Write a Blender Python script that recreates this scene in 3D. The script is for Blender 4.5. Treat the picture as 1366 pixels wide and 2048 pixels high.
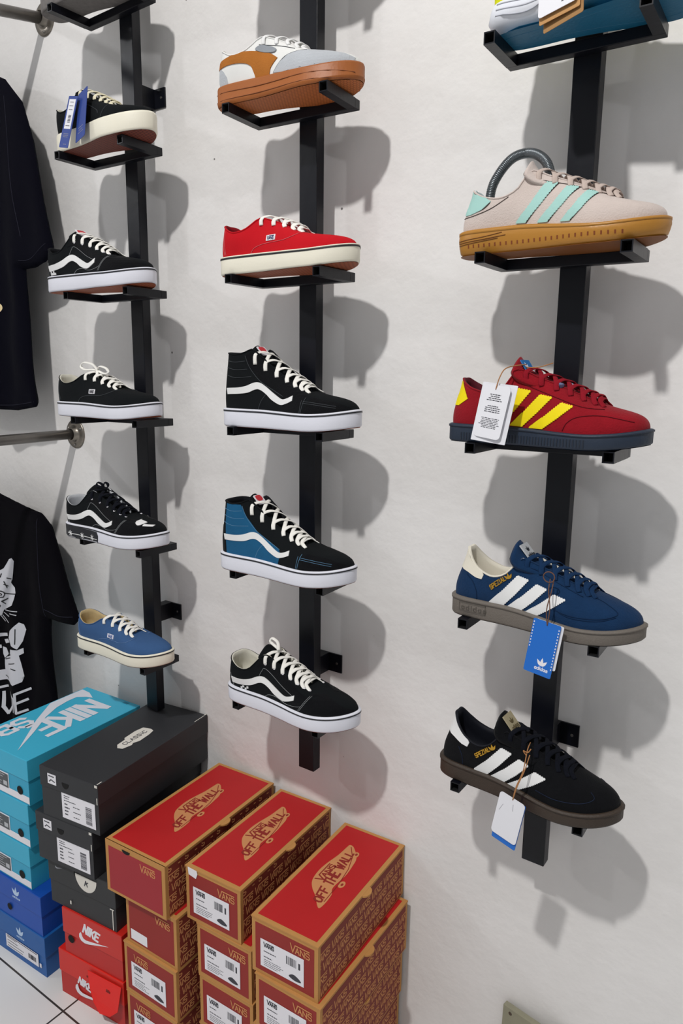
import bpy, bmesh, math, random
from mathutils import Vector, Matrix
from mathutils.bvhtree import BVHTree
from mathutils.geometry import tessellate_polygon
random.seed(7)
SC = bpy.context.scene
COL = SC.collection
for _o in list(bpy.data.objects): bpy.data.objects.remove(_o)

# ------------------------------------------------------------------ camera
def make_camera():
    f, yaw, pit, rol = 1454.65, -0.610850, -0.188445, 0.0121621
    F = Vector((math.sin(yaw)*math.cos(pit), math.cos(yaw)*math.cos(pit), math.sin(pit)))
    r0 = Vector((math.cos(yaw), -math.sin(yaw), 0)); u0 = r0.cross(F)
    R = math.cos(rol)*r0 + math.sin(rol)*u0
    U = -math.sin(rol)*r0 + math.cos(rol)*u0
    cd = bpy.data.cameras.new('camera'); co = bpy.data.objects.new('camera', cd); COL.objects.link(co)
    cd.sensor_fit = 'VERTICAL'; cd.sensor_height = 24; cd.lens = 24*f/2048; cd.clip_start = .02
    M = Matrix((( R.x, U.x, -F.x, .32783), (R.y, U.y, -F.y, -1.13889), (R.z, U.z, -F.z, 1.35269), (0,0,0,1)))
    co.matrix_world = M
    SC.camera = co
make_camera()

# ------------------------------------------------------------------ light
SC.view_settings.view_transform = 'Standard'; SC.view_settings.look = 'None'
SC.view_settings.gamma = 1; SC.view_settings.use_curve_mapping = False
SC.view_settings.exposure = 0.0
W = bpy.data.worlds.new('world'); SC.world = W; W.use_nodes = True
W.node_tree.nodes['Background'].inputs[0].default_value = (.93, .96, 1, 1)
W.node_tree.nodes['Background'].inputs[1].default_value = .315
def area(name, loc, target, size, power, col=(1,1,1)):
    l = bpy.data.lights.new(name, 'AREA'); l.shape = 'DISK'; l.size = size; l.energy = power; l.color = col
    o = bpy.data.objects.new(name, l); COL.objects.link(o); o.location = loc
    o.rotation_euler = (Vector(target)-Vector(loc)).to_track_quat('-Z', 'Y').to_euler()
    return o
area('ceiling_lamp', (-.20, -2.05, 3.56), (-.2, -1.55, 0), .12, 74, (1, .985, .96))
area('far_ceiling_lamp', (-4.6, -3.0, 3.37), (-.5, 0, 1.0), .22, 22, (.97, .98, 1))
area('rear_ceiling_lamp', (1.6, -3.6, 3.3), (0, 0, .6), 1.6, 8, (1, .98, .97))

# ------------------------------------------------------------------ materials
def rgb(h):
    h = h.lstrip('#'); c = [int(h[i:i+2], 16)/255 for i in (0, 2, 4)]
    return tuple(((x/12.92) if x <= .04045 else ((x+.055)/1.055)**2.4) for x in c)+(1,)
MATS = {}
def mat(name, col, rough=.6, bump=0, bscale=300, spec=.5, metal=0, var=0, vscale=8, kind='NOISE', sheen=0, stretch=None):
    if name in MATS: return MATS[name]
    m = bpy.data.materials.new(name); m.use_nodes = True; nt = m.node_tree; b = nt.nodes['Principled BSDF']
    c = rgb(col) if isinstance(col, str) else tuple(col)+(1,)
    b.inputs['Base Color'].default_value = c; b.inputs['Roughness'].default_value = rough
    b.inputs['Metallic'].default_value = metal; b.inputs['Specular IOR Level'].default_value = spec
    if sheen:
        b.inputs['Sheen Weight'].default_value = sheen; b.inputs['Sheen Roughness'].default_value = .5
    if bump or var:
        tc = nt.nodes.new('ShaderNodeTexCoord'); src = tc.outputs['Object']
        if stretch:
            mp = nt.nodes.new('ShaderNodeMapping'); mp.inputs['Scale'].default_value = stretch
            nt.links.new(src, mp.inputs[0]); src = mp.outputs[0]
    if bump:
        n = nt.nodes.new('ShaderNodeTexNoise'); n.inputs['Scale'].default_value = bscale; n.inputs['Detail'].default_value = 3
        nt.links.new(src, n.inputs['Vector'])
        bp = nt.nodes.new('ShaderNodeBump'); bp.inputs['Strength'].default_value = bump; bp.inputs['Distance'].default_value = .002
        nt.links.new(n.outputs['Fac'], bp.inputs['Height']); nt.links.new(bp.outputs[0], b.inputs['Normal'])
    if var:
        n2 = nt.nodes.new('ShaderNodeTexNoise'); n2.inputs['Scale'].default_value = vscale; n2.inputs['Detail'].default_value = 5
        nt.links.new(src, n2.inputs['Vector'])
        mx = nt.nodes.new('ShaderNodeMix'); mx.data_type = 'RGBA'
        mx.inputs[6].default_value = tuple(x*(1-var) for x in c[:3])+(1,); mx.inputs[7].default_value = tuple(min(1, x*(1+var)) for x in c[:3])+(1,)
        nt.links.new(n2.outputs['Fac'], mx.inputs[0]); nt.links.new(mx.outputs[2], b.inputs['Base Color'])
    MATS[name] = m
    return m
def fab(name, col, rough=.9, **k):
    return mat(name, col, rough, bump=k.pop('bump', .35), bscale=k.pop('bscale', 900), spec=.2, var=k.pop('var', .12), vscale=k.pop('vscale', 60), **k)

# ------------------------------------------------------------------ helpers
def link(name, me, m, parent=None, smooth=False):
    o = bpy.data.objects.new(name, me); COL.objects.link(o)
    for x in (m if isinstance(m, (list, tuple)) else [m]): me.materials.append(x)
    if parent: o.parent = parent
    if smooth: me.polygons.foreach_set('use_smooth', [True]*len(me.polygons)); me.update()
    return o
def obj(name, V, Fc, m, parent=None, smooth=False, mi=None):
    me = bpy.data.meshes.new(name); me.from_pydata([tuple(v) for v in V], [], Fc); me.update()
    o = link(name, me, m, parent, smooth)
    if mi:
        for p, i in zip(me.polygons, mi): p.material_index = i
    return o
def empty(name, loc, rz=0, label=None, cat=None, group=None):
    o = bpy.data.objects.new(name, None); COL.objects.link(o); o.location = loc; o.rotation_euler = (0, 0, rz)
    o.empty_display_size = .02
    return tag(o, label, cat, group)
def tag(o, label=None, cat=None, group=None, kind=None):
    if label: o['label'] = label
    if cat: o['category'] = cat
    if group: o['group'] = group
    if kind: o['kind'] = kind
    return o
class G:
    """collects geometry"""
    def __init__(s): s.V = []; s.F = []; s.M = []
    def add(s, V, F, mi=0):
        b = len(s.V); s.V += [Vector(v) for v in V]; s.F += [tuple(i+b for i in f) for f in F]; s.M += [mi]*len(F); return s
    def box(s, x0, x1, y0, y1, z0, z1, mi=0, M=None):
        V = [Vector(p) for p in ((x0,y0,z0),(x1,y0,z0),(x1,y1,z0),(x0,y1,z0),(x0,y0,z1),(x1,y0,z1),(x1,y1,z1),(x0,y1,z1))]
        if M: V = [M @ v for v in V]
        return s.add(V, [(0,3,2,1),(4,5,6,7),(0,1,5,4),(1,2,6,5),(2,3,7,6),(3,0,4,7)], mi)
    def sweep(s, path, w, h=None, up=(0,0,1), n=8, closed=False, mi=0, cap=True, sq=False, ups=None):
        h = h or w; P = [Vector(p) for p in path]; k = len(P); rings = []
        for i, p in enumerate(P):
            a = P[i-1] if (i or closed) else P[0]; b = P[(i+1) % k] if (i < k-1 or closed) else P[-1]
            t = (b-a).normalized(); u = Vector(ups[i] if ups else up); u = u-t*u.dot(t)
            if u.length < 1e-5: u = Vector((1,0,0))-t*t.x
            u.normalize(); r = t.cross(u)
            if sq: ring = [p+r*(w*x)+u*(h*y) for x, y in ((-1,-1),(1,-1),(1,1),(-1,1))]
            else: ring = [p+r*(w*math.cos(2*math.pi*j/n))+u*(h*math.sin(2*math.pi*j/n)) for j in range(n)]
            rings.append(ring)
        n = len(rings[0]); V = [v for r in rings for v in r]; F = []
        for i in range(k if closed else k-1):
            for j in range(n): F.append((i*n+j, i*n+(j+1) % n, ((i+1) % k)*n+(j+1) % n, ((i+1) % k)*n+j))
        if cap and not closed: F.append(tuple(range(n-1, -1, -1))); F.append(tuple((k-1)*n+j for j in range(n)))
        return s.add(V, F, mi)
    def lathe(s, prof, n=24, M=None, mi=0):
        V = []; F = []
        for r, z in prof:
            for j in range(n): V.append(Vector((r*math.cos(2*math.pi*j/n), r*math.sin(2*math.pi*j/n), z)))
        k = len(prof)
        for i in range(k-1):
            for j in range(n): F.append((i*n+j, i*n+(j+1) % n, (i+1)*n+(j+1) % n, (i+1)*n+j))
        if M: V = [M @ v for v in V]
        return s.add(V, F, mi)
    def poly(s, pts, M, th=.0003, mi=0):
        """flat polygon in the plane of M (xy) with thickness th towards +z"""
        n = len(pts); V = [M @ Vector((x, y, 0)) for x, y in pts]+[M @ Vector((x, y, th)) for x, y in pts]
        return s.add(V, [tuple(range(n, 2*n))]+[(i, (i+1) % n, n+(i+1) % n, n+i) for i in range(n)], mi)
    def obj(s, name, m, parent=None, smooth=False, fix=False):
        o = obj(name, s.V, s.F, m, parent, smooth, s.M if isinstance(m, (list, tuple)) else None)
        if fix:
            bm = bmesh.new(); bm.from_mesh(o.data); bmesh.ops.recalc_face_normals(bm, faces=bm.faces); bm.to_mesh(o.data); bm.free()
        return o
def bevel(o, w, seg=2):
    md = o.modifiers.new('bevel', 'BEVEL'); md.width = w; md.segments = seg; md.limit_method = 'ANGLE'; md.angle_limit = math.radians(40)
def lerp(a, b, t): return a+(b-a)*t
def sstep(a, b, x):
    t = min(1, max(0, (x-a)/(b-a))); return t*t*(3-2*t)
def interp(tab, x):
    """catmull-rom through rows (key, v...)"""
    n = len(tab)
    if x <= tab[0][0]: return tab[0][1:]
    if x >= tab[-1][0]: return tab[-1][1:]
    for i in range(n-1):
        if tab[i][0] <= x <= tab[i+1][0]: break
    a, b = tab[i], tab[i+1]; h = b[0]-a[0]; t = (x-a[0])/h
    pa = tab[i-1] if i else None; pb = tab[i+2] if i+2 < n else None; out = []
    for j in range(1, len(a)):
        d = (b[j]-a[j])/h
        ma = ((d+(a[j]-pa[j])/(a[0]-pa[0]))/2) if pa else d
        mb = ((d+(pb[j]-b[j])/(pb[0]-b[0]))/2) if pb else d
        out.append((2*t**3-3*t**2+1)*a[j]+(t**3-2*t**2+t)*h*ma+(-2*t**3+3*t**2)*b[j]+(t**3-t**2)*h*mb)
    return out
def spline(pts, k=8, closed=False):
    P = [Vector(p) for p in pts]; n = len(P); out = []
    for i in range(n if closed else n-1):
        p0 = P[i-1] if (i or closed) else P[0]; p1 = P[i]; p2 = P[(i+1) % n]; p3 = P[(i+2) % n] if (i+2 < n or closed) else P[-1]
        for j in range(k):
            u = j/k; out.append(.5*((2*p1)+(p2-p0)*u+(2*p0-5*p1+4*p2-p3)*u*u+(3*p1-p0-3*p2+p3)*u**3))
    if not closed: out.append(P[-1])
    return out
def sp2(pts, k=6, closed=True): return [(p.x, p.y) for p in spline([(x, y, 0) for x, y in pts], k, closed)]

# flat lettering -------------------------------------------------------
def strokes(lines, w):
    """polylines -> list of quads (2d polys)"""
    out = []
    for L in lines:
        for (x0, y0), (x1, y1) in zip(L[:-1], L[1:]):
            dx, dy = x1-x0, y1-y0; l = math.hypot(dx, dy) or 1; dx /= l; dy /= l; e = w*.35
            nx, ny = -dy*w/2, dx*w/2
            out.append([(x0-dx*e-nx, y0-dy*e-ny), (x1+dx*e-nx, y1+dy*e-ny), (x1+dx*e+nx, y1+dy*e+ny), (x0-dx*e+nx, y0-dy*e+ny)])
    return out
LET = {'A': [[(0,0),(.5,1),(1,0)],[(.2,.38),(.8,.38)]], 'N': [[(0,0),(0,1),(1,0),(1,1)]], 'S': [[(1,.82),(.8,1),(.2,1),(0,.78),(.1,.56),(.9,.44),(1,.2),(.8,0),(.2,0),(0,.18)]],
 'V': [[(0,1),(.5,0),(1,1)]], 'O': [[(.25,0),(0,.3),(0,.7),(.25,1),(.75,1),(1,.7),(1,.3),(.75,0),(.25,0)]], 'F': [[(0,0),(0,1),(1,1)],[(0,.52),(.8,.52)]],
 'T': [[(.5,0),(.5,1)],[(0,1),(1,1)]], 'H': [[(0,0),(0,1)],[(1,0),(1,1)],[(0,.5),(1,.5)]], 'E': [[(1,0),(0,0),(0,1),(1,1)],[(0,.52),(.8,.52)]],
 'W': [[(0,1),(.27,0),(.5,.8),(.73,0),(1,1)]], 'L': [[(0,1),(0,0),(.9,0)]], 'P': [[(0,0),(0,1),(.75,1),(1,.86),(1,.6),(.75,.46),(0,.46)]],
 'Z': [[(0,1),(1,1),(0,0),(1,0)]], 'I': [[(.5,0),(.5,1)]], '-': [[(.2,.5),(.8,.5)]],
 'K': [[(0,0),(0,1)],[(1,1),(.05,.45)],[(.3,.62),(1,0)]], 'B': [[(0,0),(0,1),(.7,1),(.95,.85),(.95,.64),(.7,.52),(0,.52)],[(.7,.52),(1,.38),(1,.14),(.75,0),(0,0)]],
 'D': [[(0,0),(0,1),(.6,1),(1,.7),(1,.3),(.6,0),(0,0)]], 'U': [[(0,1),(0,.2),(.3,0),(.7,0),(1,.2),(1,1)]], 'C': [[(1,.85),(.75,1),(.25,1),(0,.75),(0,.25),(.25,0),(.75,0),(1,.15)]],
 'R': [[(0,0),(0,1),(.75,1),(1,.85),(1,.62),(.75,.5),(0,.5)],[(.5,.5),(1,0)]], 'a': [[(.85,.45),(.6,.62),(.25,.62),(.05,.42),(.05,.2),(.25,0),(.6,0),(.85,.2)],[(.88,.64),(.88,0)]],
 'd': [[(.85,.45),(.6,.62),(.25,.62),(.05,.42),(.05,.2),(.25,0),(.6,0),(.85,.2)],[(.88,1),(.88,0)]], 'i': [[(.5,0),(.5,.62)],[(.5,.86),(.5,.98)]],
 's': [[(.9,.5),(.7,.63),(.3,.63),(.1,.5),(.25,.35),(.75,.28),(.9,.14),(.7,0),(.3,0),(.1,.12)]]}
def word(txt, h=1, cw=.62, sp=.24, w=.16):
    """2d polys for a word of stroke letters; returns (polys, width)"""
    polys = []; x = 0
    for c in txt:
        if c == ' ': x += cw*h*.8; continue
        ww = cw*(.3 if c in 'Ii' else 1.35 if c == 'W' else 1)*h
        polys += [[(x+a*ww, b*h) for a, b in q] for q in strokes(LET[c], w)] if False else \
                 strokes([[(x+a*ww, b*h) for a, b in L] for L in LET[c]], w*h)
        x += ww+sp*h
    return polys, x-sp*h
def vans(h=1, w=.13):
    """capital V whose right arm runs on as a bar over A N S; width 2.6 h"""
    L = [[(0, .98), (.30, 0), (.62, .93), (2.45, .93)]]
    P = strokes([[(x*h, y*h) for x, y in l] for l in L], w*h)
    q, ww = word('ANS', h*.70, .72, .22, w*1.35)
    P += [[(x+.66*h, y) for x, y in p] for p in q]
    return P
def shear(P, k): return [[(x+k*y, y) for x, y in p] for p in P]
def xf(P, s=1, dx=0, dy=0, rot=0):
    c, n = math.cos(rot)*s, math.sin(rot)*s
    return [[(x*c-y*n+dx, x*n+y*c+dy) for x, y in p] for p in P]
def trefoil(h=1):
    out = []
    for a, l in ((0, 1), (38, .92), (-38, .92)):
        A = math.radians(a); pts = sp2([(0, .1), (-.17, .5), (-.02, 1.0), (.02, 1.0), (.17, .5)], 5)
        out.append([((x*math.cos(A)+y*math.sin(A)*l)*h, (-x*math.sin(A)+y*math.cos(A)*l)*h) for x, y in pts])
    return out
def swoosh(s=1):
    return [[(x*s, y*s) for x, y in [(0,.26),(-.06,.18),(-.06,.08),(.02,0),(.14,-.02),(.3,.02),(1,.30),(.36,.13),(.2,.09),(.1,.10),(.05,.15),(.03,.2)]]]
def plane(o, u, v):
    """matrix whose x axis runs along u, y along v, z = outward normal"""
    u = Vector(u).normalized(); v = Vector(v).normalized(); n = u.cross(v)
    return Matrix(((u.x, v.x, n.x, o[0]), (u.y, v.y, n.y, o[1]), (u.z, v.z, n.z, o[2]), (0, 0, 0, 1)))
def print_on(name, polys, M, m, parent, th=.0003):
    g = G()
    for i, p in enumerate(polys): g.poly(p, M, th+(i % 5)*.00001)
    return g.obj(name, m, parent)
def rect(x0, y0, x1, y1): return [(x0, y0), (x1, y0), (x1, y1), (x0, y1)]
def rrect(x0, y0, x1, y1, r, k=4):
    out = []
    for cx, cy, a in ((x1-r, y0+r, -90), (x1-r, y1-r, 0), (x0+r, y1-r, 90), (x0+r, y0+r, 180)):
        for i in range(k+1):
            t = math.radians(a+90*i/k); out.append((cx+r*math.cos(t), cy+r*math.sin(t)))
    return out

# ------------------------------------------------------------------ setting
def wall_material():
    m = bpy.data.materials.new('painted plaster'); m.use_nodes = True; nt = m.node_tree; b = nt.nodes['Principled BSDF']
    b.inputs['Roughness'].default_value = .55; b.inputs['Specular IOR Level'].default_value = .3
    tc = nt.nodes.new('ShaderNodeTexCoord')
    def noise(s, d=4):
        n = nt.nodes.new('ShaderNodeTexNoise'); n.inputs['Scale'].default_value = s; n.inputs['Detail'].default_value = d
        nt.links.new(tc.outputs['Object'], n.inputs['Vector']); return n
    n1 = noise(3.0, 6); n2 = noise(38, 6); n3 = noise(7, 4)
    cr = nt.nodes.new('ShaderNodeValToRGB'); cr.color_ramp.elements[0].position = .3; cr.color_ramp.elements[1].position = .7
    cr.color_ramp.elements[0].color = rgb('#e0dddb'); cr.color_ramp.elements[1].color = rgb('#ebe9e8')
    nt.links.new(n1.outputs['Fac'], cr.inputs[0])
    # small dark specks
    vo = nt.nodes.new('ShaderNodeTexVoronoi'); vo.inputs['Scale'].default_value = 9; nt.links.new(tc.outputs['Object'], vo.inputs['Vector'])
    c2 = nt.nodes.new('ShaderNodeValToRGB'); c2.color_ramp.elements[0].position = .018; c2.color_ramp.elements[1].position = .026
    c2.color_ramp.elements[0].color = (.2, .19, .19, 1); c2.color_ramp.elements[1].color = (1, 1, 1, 1)
    nt.links.new(vo.outputs['Distance'], c2.inputs[0])
    mx = nt.nodes.new('ShaderNodeMix'); mx.data_type = 'RGBA'; mx.blend_type = 'MULTIPLY'; mx.inputs[0].default_value = 1
    nt.links.new(cr.outputs[0], mx.inputs[6]); nt.links.new(c2.outputs[0], mx.inputs[7]); nt.links.new(mx.outputs[2], b.inputs['Base Color'])
    ad = nt.nodes.new('ShaderNodeMath'); ad.operation = 'MULTIPLY_ADD'; ad.inputs[1].default_value = .25
    nt.links.new(n2.outputs['Fac'], ad.inputs[0]); nt.links.new(n3.outputs['Fac'], ad.inputs[2])
    bp = nt.nodes.new('ShaderNodeBump'); bp.inputs['Strength'].default_value = .5; bp.inputs['Distance'].default_value = .010
    nt.links.new(ad.outputs[0], bp.inputs['Height']); nt.links.new(bp.outputs[0], b.inputs['Normal'])
    return m
g = G(); g.box(-5, 4, 0, .12, 0, 3.6)
tag(g.obj('wall_back', wall_material()), kind='structure')
def floor_material():
    m = bpy.data.materials.new('glazed floor tile'); m.use_nodes = True; nt = m.node_tree; b = nt.nodes['Principled BSDF']
    b.inputs['Roughness'].default_value = .28
    tc = nt.nodes.new('ShaderNodeTexCoord'); mp = nt.nodes.new('ShaderNodeMapping'); mp.inputs['Location'].default_value = (.915, .383, 0)
    nt.links.new(tc.outputs['Object'], mp.inputs[0])
    br = nt.nodes.new('ShaderNodeTexBrick'); br.offset = 0; br.squash = 1
    br.inputs['Scale'].default_value = 1; br.inputs['Brick Width'].default_value = .4; br.inputs['Row Height'].default_value = .4
    br.inputs['Mortar Size'].default_value = .0022; br.inputs['Mortar Smooth'].default_value = .1
    br.inputs['Color1'].default_value = rgb('#dededd'); br.inputs['Color2'].default_value = rgb('#d8d8d8'); br.inputs['Mortar'].default_value = rgb('#3a3632')
    nt.links.new(mp.outputs[0], br.inputs['Vector']); nt.links.new(br.outputs['Color'], b.inputs['Base Color'])
    return m
g = G(); g.box(-5, 4, -5, .12, -.08, 0)
tag(g.obj('floor', floor_material()), kind='structure')
g = G(); g.box(-5, 4, -5, .12, 3.6, 3.7)
tag(g.obj('ceiling', mat('ceiling paint', '#e8e8e6', .9)), kind='structure')
g = G(); g.box(-5.12, -5, -5, .12, 0, 3.6)
tag(g.obj('wall_left', mat('plain wall paint', '#dcdad8', .8)), kind='structure')

# ------------------------------------------------------------------ posts & shelves
BLK = mat('black enamel steel', '#090b14', .38, bump=.15, bscale=60, spec=.32, var=.2, vscale=25)
BLKIN = mat('tube inside', '#07070a', .7)
ZINC = mat('screw steel', '#8d8a86', .35, metal=.9)
PW, PD = .0381, .022
def post(x, z0, z1, clips, label):
    t = empty('display_post', (x+PW/2, -.063, z0), 0, label, 'post', 'black wall posts that carry the shoe shelves')
    g = G(); h = z1-z0
    g.box(-PW/2, PW/2, 0, PD, 0, h)
    o = g.obj('upright', BLK, t); bevel(o, .0012)
    for zc in clips:
        c = G(); zz = zc-z0; wd = .019
        c.box(-.012, .012, PD, .060, zz-wd, zz+wd)
        c.box(-.012, PW/2+.024, .0595, .0629, zz-wd, zz+wd)
        o = c.obj('wall_bracket', BLK, t)
        s = G(); s.lathe([(0, -.0014), (.0022, -.0012), (.0026, 0)], 12, plane((PW/2+.013, .0592, zz), (1, 0, 0), (0, 0, 1)) @ Matrix.Scale(-1, 4, (0, 0, 1)))
        s.obj('screw', ZINC, o)
    return t
post(-.0466, .553, 2.75, (.768, 2.12), 'right-hand black steel post carrying the three-striped shoes')
post(-.5251, .558, 2.75, (.775,), 'middle black steel post carrying the red, black and blue canvas shoes')
post(-.9923, .5535, 2.75, (.79, 1.915), 'left-hand black steel post behind the dark box stack')
T = .0155; SWD = .21; SDP = .101
def shelf(n, x, z, yaw, label):
    """U-shaped bracket: back bar on the post, two arms reaching forward, open towards the room"""
    t = empty('shoe_shelf', (x+SWD/2, -.063, z), yaw, label, 'shelf', 'black U-shaped shoe shelves')
    g = G(); g.box(-SWD/2, SWD/2, -T, 0, 0, T)
    bevel(g.obj('back_bar', BLK, t), .001)
    for s in (-1, 1):
        a = G(); x0, x1 = (-SWD/2, -SWD/2+T) if s < 0 else (SWD/2-T, SWD/2); y0, y1 = -SDP, -T+.0002; w = .0016
        O = [(x0, 0), (x1, 0), (x1, T), (x0, T)]; I = [(x0+w, w), (x1-w, w), (x1-w, T-w), (x0+w, T-w)]
        V = [(p[0], y0, p[1]) for p in O]+[(p[0], y1, p[1]) for p in O]+[(p[0], y0, p[1]) for p in I]+[(p[0], y0+.03, p[1]) for p in I]
        F = [(i, (i+1) % 4, 4+(i+1) % 4, 4+i) for i in range(4)]+[(i, 8+i, 8+(i+1) % 4, (i+1) % 4) for i in range(4)]
        F2 = [(8+i, 12+i, 12+(i+1) % 4, 8+(i+1) % 4) for i in range(4)]+[(12, 13, 14, 15)]
        a.add(V, F); a.F += F2; a.M += [1]*5
        a.obj('arm', [BLK, BLKIN], t, fix=False)
    return t
SH = {'R1': [-0.1365, 1.7803, 0.0404], 'R2': [-0.1355, 1.5049, 0.0326], 'R3': [-0.138, 1.2404, 0.039], 'R4': [-0.1368, 0.9725, 0.0369], 'R5': [-0.136, 0.6983, 0.0136], 'M1': [-0.613, 1.7798, 0.0693], 'M2': [-0.6124, 1.5064, -0.0002], 'M3': [-0.6136, 1.2393, 0.0488], 'M4': [-0.6137, 0.9699, 0.0656], 'M5': [-0.6115, 0.7017, 0.0053], 'L1': [-1.0869, 2.0539, -0.0297], 'L2': [-1.0879, 1.7784, 0.0213], 'L3': [-1.0858, 1.5008, 0.0018], 'L4': [-1.0832, 1.2375, 0.0422], 'L5': [-1.078, 0.965, -0.0094], 'L6': [-1.0853, 0.7, 0.0135], 'M0': [-.613, 2.054, .01]}
WHO = {'R1': 'the yellow and teal running shoe', 'R2': 'the beige suede shoe with mint stripes', 'R3': 'the dark red shoe with yellow stripes', 'R4': 'the navy suede shoe with white stripes',
 'R5': 'the black suede shoe with brown sole', 'M1': 'the white and tan sneaker on a gum cupsole', 'M2': 'the red canvas shoe', 'M3': 'the all-black high-top', 'M4': 'the blue and black high-top',
 'M5': 'the black low shoe lowest on the middle post', 'L1': 'the grey shoe cut off by the top edge', 'L2': 'the black shoe with thick cream sole', 'L3': 'the black shoe with a red tongue label',
 'L4': 'the black canvas shoe with a white lace bow', 'L5': 'the black shoe with barbed wire on its sole', 'L6': 'the blue canvas shoe', 'M0': 'the pale shoe above the frame on the middle post'}
for n, (x, z, a) in SH.items():
    shelf(n, x, z, a, 'black steel U-shaped shelf under '+WHO[n])
# ------------------------------------------------------------------ shoes
LAT = [(0,0),(.008,-.05),(.035,-.085),(.10,-.108),(.2,-.116),(.35,-.122),(.5,-.142),(.62,-.163),(.72,-.170),(.82,-.154),(.9,-.12),(.96,-.07),(.992,-.02),(1,.018)]
MED = [(0,0),(.008,.05),(.035,.082),(.1,.104),(.2,.11),(.3,.108),(.4,.114),(.5,.13),(.62,.157),(.72,.168),(.82,.157),(.9,.13),(.96,.092),(.992,.05),(1,.018)]
def _dense(P): return [(p.x, p.y) for p in spline([(x, y, 0) for x, y in P], 14)]
DL, DM = _dense(LAT), _dense(MED)
def _y(D, x):
    for (a, b), (c, d) in zip(D[:-1], D[1:]):
        if a <= x <= c+1e-9: return b+(d-b)*((x-a)/(c-a) if c > a else 0)
    return D[-1][1]
def u_of(xb): return math.acos(max(-1, min(1, 1-2*xb)))/math.pi
NU = 52
US = [i/NU for i in range(NU+1)]
LOOP = [(u, -1) for u in US]+[(u, 1) for u in US[-2:0:-1]]
def raw(u, s):
    x = (1-math.cos(math.pi*u))/2
    if u <= 0: return (0, 0)
    if u >= 1: return (1, .018)
    return (x, _y(DL if s < 0 else DM, x))
RAWL = [raw(u, s) for u, s in LOOP]
TOP = {
 'authentic': [(0,.035,.086,0),(.012,.045,.086,.014),(.06,.085,.079,.027),(.16,.17,.069,.033),(.27,.27,.074,.031),(.34,.35,.088,.025),(.45,.43,.085,.021),(.6,.52,.076,.019),(.8,.60,.065,.014),(.93,.625,.062,.008),(1,.635,.061,0)],
 'low': [(0,.035,.088,0),(.012,.045,.088,.016),(.06,.08,.082,.029),(.15,.16,.073,.034),(.24,.24,.079,.032),(.30,.31,.101,.026),(.34,.345,.108,.023),(.45,.43,.099,.021),(.6,.53,.084,.019),(.8,.62,.070,.015),(.93,.65,.066,.008),(1,.66,.065,0)],
 'high': [(0,.065,.131,0),(.012,.072,.131,.018),(.06,.10,.130,.030),(.15,.17,.128,.034),(.22,.235,.132,.031),(.27,.275,.137,.027),(.36,.345,.124,.025),(.47,.44,.104,.022),(.62,.55,.085,.019),(.8,.63,.071,.015),(.93,.66,.067,.008),(1,.67,.066,0)],
 'trainer': [(0,.080,.103,0),(.012,.085,.103,.011),(.06,.125,.088,.022),(.14,.18,.076,.028),(.24,.26,.070,.031),(.33,.33,.079,.029),(.40,.39,.100,.022),(.5,.48,.095,.020),(.65,.6,.083,.018),(.82,.71,.070,.014),(.94,.745,.066,.008),(1,.755,.065,0)],
 'gazelle': [(0,.062,.090,0),(.012,.068,.090,.011),(.06,.10,.083,.022),(.14,.16,.075,.028),(.24,.25,.072,.031),(.32,.32,.082,.028),(.39,.37,.103,.022),(.5,.47,.094,.020),(.65,.6,.080,.018),(.82,.73,.065,.014),(.94,.775,.060,.008),(1,.785,.059,0)],
}
TONGUE = {
 'authentic': [(.62,.060,.010),(.55,.069,.016),(.46,.080,.021),(.39,.088,.024),(.36,.093,.025)],
 'low': [(.65,.063,.011),(.58,.074,.016),(.48,.090,.021),(.38,.105,.025),(.33,.113,.027),(.30,.119,.026)],
 'high': [(.66,.062,.010),(.58,.075,.015),(.46,.098,.019),(.36,.119,.022),(.29,.134,.024),(.25,.145,.023)],
 'trainer': [(.74,.064,.012),(.65,.077,.018),(.52,.092,.024),(.43,.102,.029),(.385,.110,.032),(.35,.124,.033)],
 'gazelle': [(.77,.058,.012),(.66,.074,.018),(.52,.090,.024),(.43,.101,.028),(.385,.110,.030),(.355,.122,.031)],
}
SPR = .009
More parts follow.
